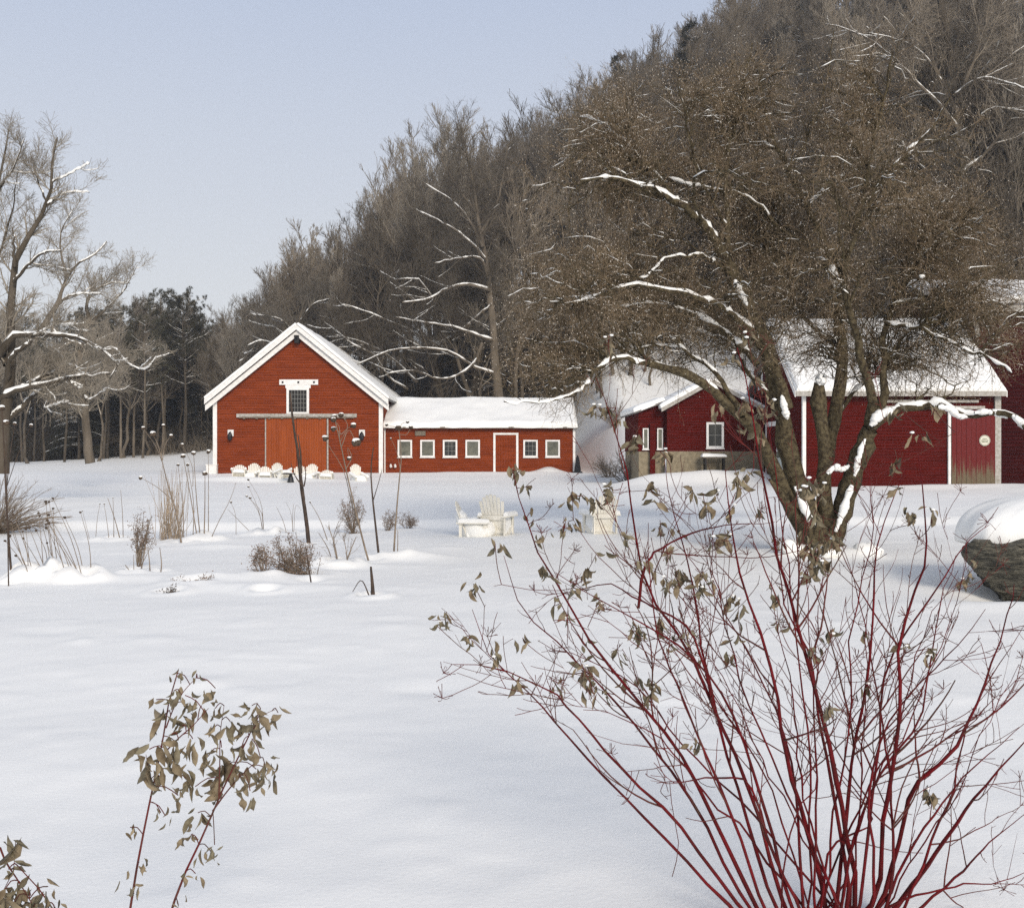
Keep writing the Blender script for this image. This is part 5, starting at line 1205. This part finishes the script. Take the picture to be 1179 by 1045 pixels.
# ------------------------------------------------------------------ perennials standing in the snow
def capped(mb, ms, p_, r, rng):
    r = r * .8; mb.blob(p_, (r, r, r * .8), int(rng.integers(99)), .7, 11, 8); ms.blob(p_ + np.array([0, 0, r * .6]), (r * .92, r * .92, r * .5), int(rng.integers(99)), .2, 9, 6)
def stalks(name, label, cat, base, items, D0, seed, mat_=None, group=None, snow=True, twig=None):
    """items: (path px..., r0, head radius or 0)"""
    rng = R_(seed); t = thing(name, label, cat, tuple(gp(base, D0)), group); hd = MB(); sn = MB()
    for (pp, r0, hr) in items:
        g_ = gp(pp[0][0], D0)
        if abs(px(*pp[0], D0)[2] - g_[2]) < .4: HOLLOW.append((g_[0], g_[1], .07 + .004 * D0, .02 + .0012 * D0))
    m = MB()
    for (pp, r0, hr) in items:
        off = rng.uniform(-.25, .25) * min(1, D0 / 12); pts = [px(x, y, D0 + off) for (x, y) in pp]; 
        if abs(pts[0][2] - gz(pts[0][0], pts[0][1])) < .5: pts[0][2] = min(pts[0][2], float(gz(pts[0][0], pts[0][1])) - .03)
        q = resample(pts, 9); m.tube(q, np.maximum(r0 * (1 - .6 * np.linspace(0, 1, 9)), .002), 5)
        if hr: capped(hd, sn, q[-1], hr, rng)
    if twig:
        k, L_ = twig
        A = np.array([resample([px(x, y, D0) for (x, y) in pp], 9) for (pp, _, _) in items]); B, Q = sprout(A, np.full(A.shape[:2], .004), k, rng, .25, 1, L_, (25, 60), 5, .14, .04, .8, .0035, .5, absL=True); m.tube(B, Q, 3)
        B3, Q3 = sprout(B, Q, k * 2, rng, .2, 1, (L_[0] * .4, L_[1] * .4), (25, 60), 3, .14, .04, .8, .0025, .5, absL=True); m.tube(B3, Q3, 3)
    m.build('stem', mat_ or M_stalk, t, True)
    if hd.n: h = hd.build('seed_head', M_seed, t, True); (sn.build('snow_cap', M_snow, h, True) if snow else None)
    return t

rg = R_(201)
# coneflowers, left cluster
def cone(seed, xs, ytop, D0, label, n=8, hr=.022, spread=14):
    r = R_(seed); it = []
    for i in range(n):
        b = r.uniform(*xs); top = b - spread + r.uniform(-spread, spread * .6); yt = r.uniform(*ytop); yb = 522.5 + (1.6 - float(gz((b - 589.5) / F * D0, D0))) * F / D0
        it.append(([(b, yb + 2), (b + (top - b) * .45 + r.normal() * 2, (yb + yt) / 2), (top, yt)], .006, hr * r.uniform(.7, 1.1)))
    return stalks('coneflower_plant', label, 'plant', (xs[0] + xs[1]) / 2, it, D0, seed, M_stalk, 'dried coneflowers in the snow', snow=False)
cone(301, (30, 45), (590, 640), 12.6, 'dried coneflower clump with snow-dusted heads nearest the thin dark stake at left edge', 8)
cone(302, (48, 72), (575, 625), 12.9, 'middle clump of dried coneflower stalks in the left foreground snow', 9)
cone(303, (78, 112), (560, 612), 12.6, 'rightmost clump of dried coneflower stalks, leaning left, in the left snow', 9, spread=22)
stalks('dry_stalk', 'long dry stem fallen slantwise across the snow at the left edge', 'plant', 30, [([(-10, 648), (20, 664), (40, 672), (58, 677)], .012, 0)], 12.7, 304, M_dstalk)
stalks('garden_stake', 'tall thin dark stake standing in snow at the left edge', 'stake', 14, [([(14, 672), (10, 620), (7, 570), (4, 500), (2, 470)], .016, .05)], 12.5, 305, M_dstalk)
stalks('seed_stalk', 'snow-balled seed heads on a branching stalk over the left big tree trunk', 'plant', 8, [([(10, 640), (8, 560), (7, 487)], .008, .045), ([(8, 560), (12, 520), (17, 488)], .005, .028), ([(8, 560), (22, 520), (36, 490)], .005, .03)], 12.2, 306, M_dstalk)
for i, (b, tx, ty) in enumerate(((123, 120, 572), (133, 128, 570), (140, 124, 572), (141, 139, 563))): pass
stalks('dry_stalks', 'thin group of four bare stalks standing right of the coneflowers', 'plant', 132, [([(126, 619), (123, 600), (120, 580)], .007, .018), ([(131, 619), (131, 595), (130, 573)], .008, .015), ([(139, 618), (132, 597), (124, 573)], .011, 0), ([(142, 614), (141, 590), (139, 564)], .008, 0), ([(110, 615), (112, 598), (115, 580)], .006, .015), ([(104, 614), (98, 600), (95, 588)], .005, .013)], 19.2, 307)
# arching bush left edge
def edge_bush():
    rng = R_(401); D0 = 21.; t = thing('arching_bush', 'arching bare bush of brown twigs at the left edge', 'shrub', tuple(gp(-6, D0))); b = gp(-6, D0); N = 150
    az = rng.uniform(0, 2 * PI, N); el = rng.uniform(.25, 1.25, N); L_ = rng.uniform(.8, 1.75, N)
    u = np.linspace(0, 1, 8)[None]; r = (L_ * np.cos(el))[:, None] * u; z = (L_ * np.sin(el))[:, None] * u - .18 * L_[:, None] * u ** 2.5
    P = np.stack([b[0] + np.cos(az)[:, None] * r, b[1] + np.sin(az)[:, None] * r, b[2] - .05 + z], -1) + rng.normal(size=(N, 8, 3)) * .012
    R = .009 * np.linspace(1, .4, 8)[None] * np.ones((N, 1)); m = MB(); m.tube(P, R, 4); m.build('stem', M_stalk, t, True)
    B, Q = sprout(P, R, 800, rng, .25, 1, (.12, .45), (20, 45), 4, .1, .06, .7, .005, .5, absL=True); m = MB(); m.tube(B, Q, 3); m.build('twigs', M_stalk, t, True)
edge_bush()
# straw grass and tall stalks near x 160-245
stalks('tall_dry_stalk', 'tall leaning dry stalk with four snow-capped heads left of the gabled barn', 'plant', 208, [([(209, 626), (203, 590), (194, 560), (186, 528)], .020, 0), ([(188, 535), (180, 515), (165, 493)], .008, .045), ([(187, 530), (181, 510), (176, 500)], .008, .07), ([(187, 530), (192, 508), (197, 502)], .008, .045), ([(186, 528), (187, 505), (188, 490)], .007, .04), ([(198, 575), (180, 560), (162, 550)], .008, .045)], 18.3, 310, M_stalk)
stalks('tall_dry_stalk', 'upright dark-headed stalks with snow caps just left of the barn corner', 'plant', 232, [([(228, 620), (220, 575), (211, 525)], .012, .055), ([(231, 620), (226, 570), (223, 522)], .012, .055), ([(235, 621), (236, 575), (236, 545)], .013, .055), ([(240, 620), (240, 580), (240, 520)], .009, .05), ([(222, 620), (223, 580), (216, 535)], .009, .04), ([(222, 560), (222, 540), (210, 512)], .007, .04), ([(212, 620), (210, 580), (205, 535)], .009, .035)], 18.9, 311, M_stalk)
def straw():
    rng = R_(402); D0 = 19.; t = None; P = []
    for i in range(90):
        b = rng.normal(198, 8); tp = b + rng.normal(0, 9); yt = rng.uniform(535, 590); P.append(resample([px(b, 622, D0 + rng.uniform(-.2, .2)), px((b + tp) / 2 + rng.normal() * 2, (620 + yt) / 2, D0), px(tp, yt, D0)], 6))
    P = np.array(P); m = MB(); m.tube(P, .006 * np.linspace(1, .4, 6)[None] * np.ones((90, 1)), 3)
    tag(m.build('grass_clump', M_straw, None, True), 'pale straw-coloured ornamental grass clump left of the gabled barn', 'grass')
straw()
def seedy(label, cx, cy, base, w, h, D0, seed, n=60, mt=None, name='seedy_shrub', dens=26, mound=False):
    """small twiggy shrub bearing rusty seed clusters"""
    rng = R_(seed); b = gp(base, D0); t = thing(name, label, 'shrub', tuple(b)); ct = px(cx, cy, D0); W = w / F * D0; H = h / F * D0
    HOLLOW.append((b[0], b[1], max(.12, W * .3), .05)); n = int(n * .75); P = []
    for i in range(n):
        d = rng.normal(size=3); d /= np.linalg.norm(d); e = ct + d * rng.random() ** .4 * np.array([W / 2, W / 2.4, H / 2]); st = b + np.array([rng.normal() * W * (.16 if mound else .05), rng.normal() * W * .05, -.03])
        P.append(resample([st, (st + e) / 2 + rng.normal(size=3) * .02, e], 6))
    P = np.array(P); R = .0055 * np.linspace(1, .4, 6)[None] * np.ones((n, 1)); m = MB(); m.tube(P, R, 4)
    B, Q = sprout(P, R, n * 6, rng, .4, 1, (.06, .22), (25, 65), 3, .12, .05, .7, .003, .6, absL=True); m.tube(B, Q, 3); m.build('stem', M_stalk, t, True)
    e = np.concatenate([B[:, -1], B[:, 1]]); e = np.repeat(e, dens // 8, 0) + rng.normal(size=(len(e) * (dens // 8), 3)) * .02
    m = MB(); needles(m, e, rng, 1, .030, .014, .3); m.build('seed_clusters', mt or M_rust, t)
    return t
seedy('bushy rust-brown seed head shrub in front of the straw grass', 166, 605, 160, 30, 55, 14.2, 501, 30)
stalks('dry_stalks', 'forked bare stalks under the rust-brown seed shrub', 'plant', 158, [([(155, 668), (150, 658), (144, 650)], .010, 0), ([(155, 668), (154, 650), (154, 638)], .007, 0), ([(160, 665), (165, 645), (168, 625)], .011, 0), ([(173, 663), (172, 645), (170, 630)], .010, 0), ([(184, 667), (186, 650), (184, 630)], .010, 0)], 13.3, 502)
seedy('low brown seed-covered mound of a plant sunk in snow left of the conical shrub', 226, 677, 222, 58, 26, 12.4, 503, 50, mound=True)
seedy('tiny dark tuft in a snow hollow left of the low brown mound', 195, 687, 195, 13, 9, 11.6, 504, 14, M_seed)
seedy('conical frosty brown shrub left of the tall dark sapling', 333, 645, 345, 74, 62, 13.3, 505, 84, mound=True)
seedy('slim left-leaning outlier beside the conical brown shrub', 300, 648, 302, 22, 50, 13.0, 506, 26)
seedy('small brown sprig half buried in snow below the conical shrub', 303, 690, 305, 24, 14, 11.7, 507, 12, M_seed)
seedy('small frosted bush far right of the tall capped stalks', 472, 598, 470, 28, 16, 21.5, 508, 26)
seedy('little frosted bush close behind the tall dark stalk', 448, 597, 446, 22, 20, 21., 509, 22)
seedy('sparse bush behind the two bare-forked twigs, in line with the barn door', 404, 588, 406, 34, 62, 20.2, 510, 60)
# dark sapling
stalks('dark_sapling', 'tall slender dark sapling standing in front of the barn door', 'sapling', 355, [([(356, 630), (353, 600), (347, 560), (343, 520), (338, 490), (334, 452)], .04, 0), ([(350, 575), (345, 535), (341, 505)], .025, 0), ([(349, 560), (340, 548), (335, 533)], .014, 0), ([(350, 560), (352, 548), (351, 535)], .014, 0), ([(347, 545), (346, 520), (343, 500)], .02, 0)], 17.8, 511, M_dstalk)
stalks('dry_twig', 'short dark twig rising from the conical brown shrub', 'plant', 358, [([(359, 675), (355, 650), (352, 628)], .011, 0)], 12.6, 512, M_dstalk)
# pair of tall capped stalks
stalks('tall_dry_stalk', 'tall curved stalk topped by large snow-capped heads in front of the barn', 'plant', 425, [([(427, 655), (420, 630), (410, 590), (400, 548), (392, 510), (385, 480)], .016, .05), ([(412, 605), (404, 575), (395, 540), (378, 512), (374, 505)], .008, .06), ([(398, 540), (405, 525), (400, 515), (402, 528)], .006, .04), ([(393, 515), (402, 495), (410, 510)], .007, .085), ([(391, 505), (390, 490), (384, 483)], .006, .05), ([(392, 508), (400, 488), (393, 478)], .006, .05), ([(393, 500), (402, 492), (407, 490)], .006, .055), ([(393, 500), (388, 495), (384, 494)], .006, .05)], 15.2, 513, M_stalk)
stalks('tall_dry_stalk', 'straight dark bare stalk right of the curved capped one', 'plant', 436, [([(437, 647), (433, 610), (428, 560), (427, 540), (430, 515)], .020, 0), ([(430, 575), (436, 555), (440, 540)], .008, 0)], 15.6, 514, M_dstalk)
stalks('tall_dry_stalk', 'tall stalk with a capped crooked top overlapping the low shed windows', 'plant', 453, [([(453, 648), (455, 610), (459, 560), (462, 525), (459, 492)], .016, .06), ([(461, 540), (455, 515), (450, 505)], .005, .02), ([(460, 500), (468, 500), (473, 492)], .006, .045), ([(459, 492), (464, 487), (469, 486)], .005, .03), ([(459, 492), (452, 491), (445, 489)], .005, .03)], 15.6, 515, M_stalk)
stalks('dry_stalks', 'thin grey twin stalk right beside the crooked capped stalk', 'plant', 456, [([(457, 648), (458, 625), (458, 610)], .010, 0)], 15.7, 516)
stalks('broken_stake', 'short thick broken stake with a side twig at the snow edge', 'stake', 430, [([(430, 698), (429, 675), (427, 652)], .030, 0), ([(427, 661), (415, 668), (406, 681)], .009, 0)], 11.3, 517, M_dstalk)
stalks('forked_twigs', 'pale forked twigs standing in snow between the sapling and capped stalks', 'plant', 390, [([(390, 655), (386, 630), (378, 605)], .012, 0), ([(384, 655), (378, 632), (370, 618)], .010, 0), ([(396, 655), (403, 635), (410, 618)], .012, 0), ([(389, 640), (384, 618), (390, 600)], .008, 0), ([(400, 645), (398, 630), (394, 615)], .008, 0)], 14.4, 518, M_stalk, twig=(30, (.1, .3)))
stalks('dry_stalks', 'lone thin stalk leaning over the snow with a seed knot, right of sapling', 'plant', 378, [([(378, 612), (367, 595), (357, 578)], .009, .022)], 18.5, 519)
stalks('dry_stalks', 'small dark-headed stalks standing in snow between the barn corner and sapling', 'plant', 303, [([(303, 608), (298, 590), (288, 573)], .008, .028), ([(304, 608), (300, 588), (284, 571)], .007, .028), ([(304, 608), (302, 592), (302, 585)], .007, 0), ([(304, 602), (297, 585), (286, 560)], .006, .03), ([(304, 602), (299, 575), (286, 552)], .006, .03)], 20.4, 520)
stalks('dry_stalks', 'thin pair of leaning stalks on open snow in front of the barn left lamp', 'plant', 290, [([(293, 610), (277, 601), (262, 586)], .007, 0), ([(272, 598), (270, 588), (266, 578)], .006, .028)], 20.3, 521)
stalks('dry_stalks', 'long thin stalk slanting up right in front of the gabled barn left corner', 'plant', 242, [([(241, 618), (252, 600), (265, 575), (272, 555)], .008, 0)], 18.9, 522)
stalks('dry_stalks', 'short thin twigs standing left of the tall dark sapling', 'plant', 335, [([(331, 607), (325, 597), (318, 583)], .007, 0), ([(337, 606), (337, 592), (338, 580)], .007, 0), ([(338, 592), (332, 583), (329, 578)], .005, 0), ([(338, 590), (343, 582), (347, 588)], .005, 0)], 20.4, 523)
# small bush against the snow slope right of the shed
def slope_bush(label, p_, D0, w, n, seed):
    rng = R_(seed); b = gp(p_, D0); t = thing('bare_shrub', label, 'shrub', tuple(b), 'bare shrubs on the snowy slope'); az = rng.uniform(0, 2 * PI, n); el = rng.uniform(.5, 1.4, n); L_ = rng.uniform(.5, 1, n) * w; u = np.linspace(0, 1, 6)[None]
    P = np.stack([b[0] + (np.cos(az) * L_ * np.cos(el))[:, None] * u, b[1] + (np.sin(az) * L_ * np.cos(el))[:, None] * u, b[2] - .1 + (L_ * np.sin(el))[:, None] * u], -1) + rng.normal(size=(n, 6, 3)) * .04
    R = .02 * np.linspace(1, .4, 6)[None] * np.ones((n, 1)); m = MB(); m.tube(P, R, 4); m.build('stem', M_stalk, t, True)
    B, Q = sprout(P, R, n * 14, rng, .25, 1, (.3, 1.), (25, 60), 4, .18, .03, .7, .010, .5, absL=True); m = MB(); m.tube(B, Q, 3); m.build('twigs', M_stalk, t, True)
slope_bush('bare round shrub beside the lean-to shed left wall', 722, 50, 2.2, 26, 601)
slope_bush('sparse bare shrub low on the white slope between the two red buildings', 700, 57, 1.6, 18, 602)
slope_bush('bare shrub higher up the white slope under the crabapple limbs', 706, 66, 2.2, 20, 603)

# ------------------------------------------------------------------ haze, sky, light, camera
def haze():
    m = bpy.data.materials.new('thin_haze'); m.use_nodes = True; nt = m.node_tree; nt.nodes.clear()
    o = nt.nodes.new('ShaderNodeOutputMaterial'); v = nt.nodes.new('ShaderNodeVolumePrincipled'); v.inputs['Color'].default_value = (.82, .88, .97, 1); v.inputs['Density'].default_value = HAZE; v.inputs['Anisotropy'].default_value = .2
    nt.links.new(v.outputs[0], o.inputs['Volume'])
    b = MB(); b.box(-340, 340, -16, 430, -3, 110); h = b.build('haze', m); tag(h, 'thin pale winter haze filling the valley air', 'haze', kind='stuff')
HAZE = .0007
haze()
make_ground()

VEIL = 5.2
SUN_EL, SUN_AZ = 26., 160.   # azimuth of the sun measured from +Y clockwise (behind the camera, to the left or right)
w = bpy.data.worlds.new('World'); bpy.context.scene.world = w; w.use_nodes = True
nt = w.node_tree; N = nt.nodes; L = nt.links; bg = N['Background']
sky = N.new('ShaderNodeTexSky'); sky.sky_type = 'NISHITA'; sky.sun_disc = False; sky.sun_elevation = math.radians(SUN_EL); sky.sun_rotation = math.radians(SUN_AZ); sky.dust_density = 3.; sky.air_density = 1.; sky.ozone_density = 1.
hs = N.new('ShaderNodeHueSaturation'); hs.inputs['Saturation'].default_value = .42; L.new(sky.outputs[0], hs.inputs['Color'])
tc = N.new('ShaderNodeTexCoord'); sp = N.new('ShaderNodeSeparateXYZ'); L.new(tc.outputs['Generated'], sp.inputs[0])
cr = N.new('ShaderNodeValToRGB'); e = cr.color_ramp.elements   # thin high cloud veiling the blue, thicker to the horizon
e[0].position = 0.; e[0].color = (.76, .76, .76, 1); e[1].position = .9; e[1].color = (.38, .44, .58, 1)
a = e.new(.16); a.color = (.66, .675, .70, 1); a = e.new(.42); a.color = (.44, .51, .66, 1)
L.new(sp.outputs['Z'], cr.inputs['Fac'])
vm = N.new('ShaderNodeVectorMath'); vm.operation = 'SCALE'; vm.inputs['Scale'].default_value = VEIL; L.new(cr.outputs[0], vm.inputs[0])
mx = N.new('ShaderNodeMix'); mx.data_type = 'RGBA'; mx.inputs['Factor'].default_value = .85; L.new(hs.outputs[0], mx.inputs['A']); L.new(vm.outputs[0], mx.inputs['B'])
L.new(mx.outputs['Result'], bg.inputs['Color']); bg.inputs['Strength'].default_value = .14
sd = bpy.data.lights.new('sun', 'SUN'); sd.energy = 1.75; sd.angle = math.radians(20); sd.color = (1, .90, .78)
so = bpy.data.objects.new('sun', sd); C.objects.link(so)
az = math.radians(SUN_AZ); dv = Vector((math.sin(az) * math.cos(math.radians(SUN_EL)), math.cos(az) * math.cos(math.radians(SUN_EL)), math.sin(math.radians(SUN_EL))))
so.rotation_euler = dv.to_track_quat('Z', 'Y').to_euler()
cd = bpy.data.cameras.new('camera'); cd.sensor_fit = 'HORIZONTAL'; cd.sensor_width = 36; cd.lens = 36 * F / 1179; cd.clip_end = 2000; cd.clip_start = .05
co = bpy.data.objects.new('camera', cd); C.objects.link(co); co.location = (0, 0, 1.6); co.rotation_euler = (math.radians(90), 0, 0)
sc = bpy.context.scene; sc.camera = co
sc.view_settings.view_transform = 'Standard'; sc.view_settings.look = 'None'; sc.view_settings.exposure = .64; sc.view_settings.gamma = 1
sc.cycles.use_denoising = False; sc.cycles.volume_bounces = 0; sc.cycles.max_bounces = 5; sc.cycles.diffuse_bounces = 3; sc.cycles.volume_max_steps = 64
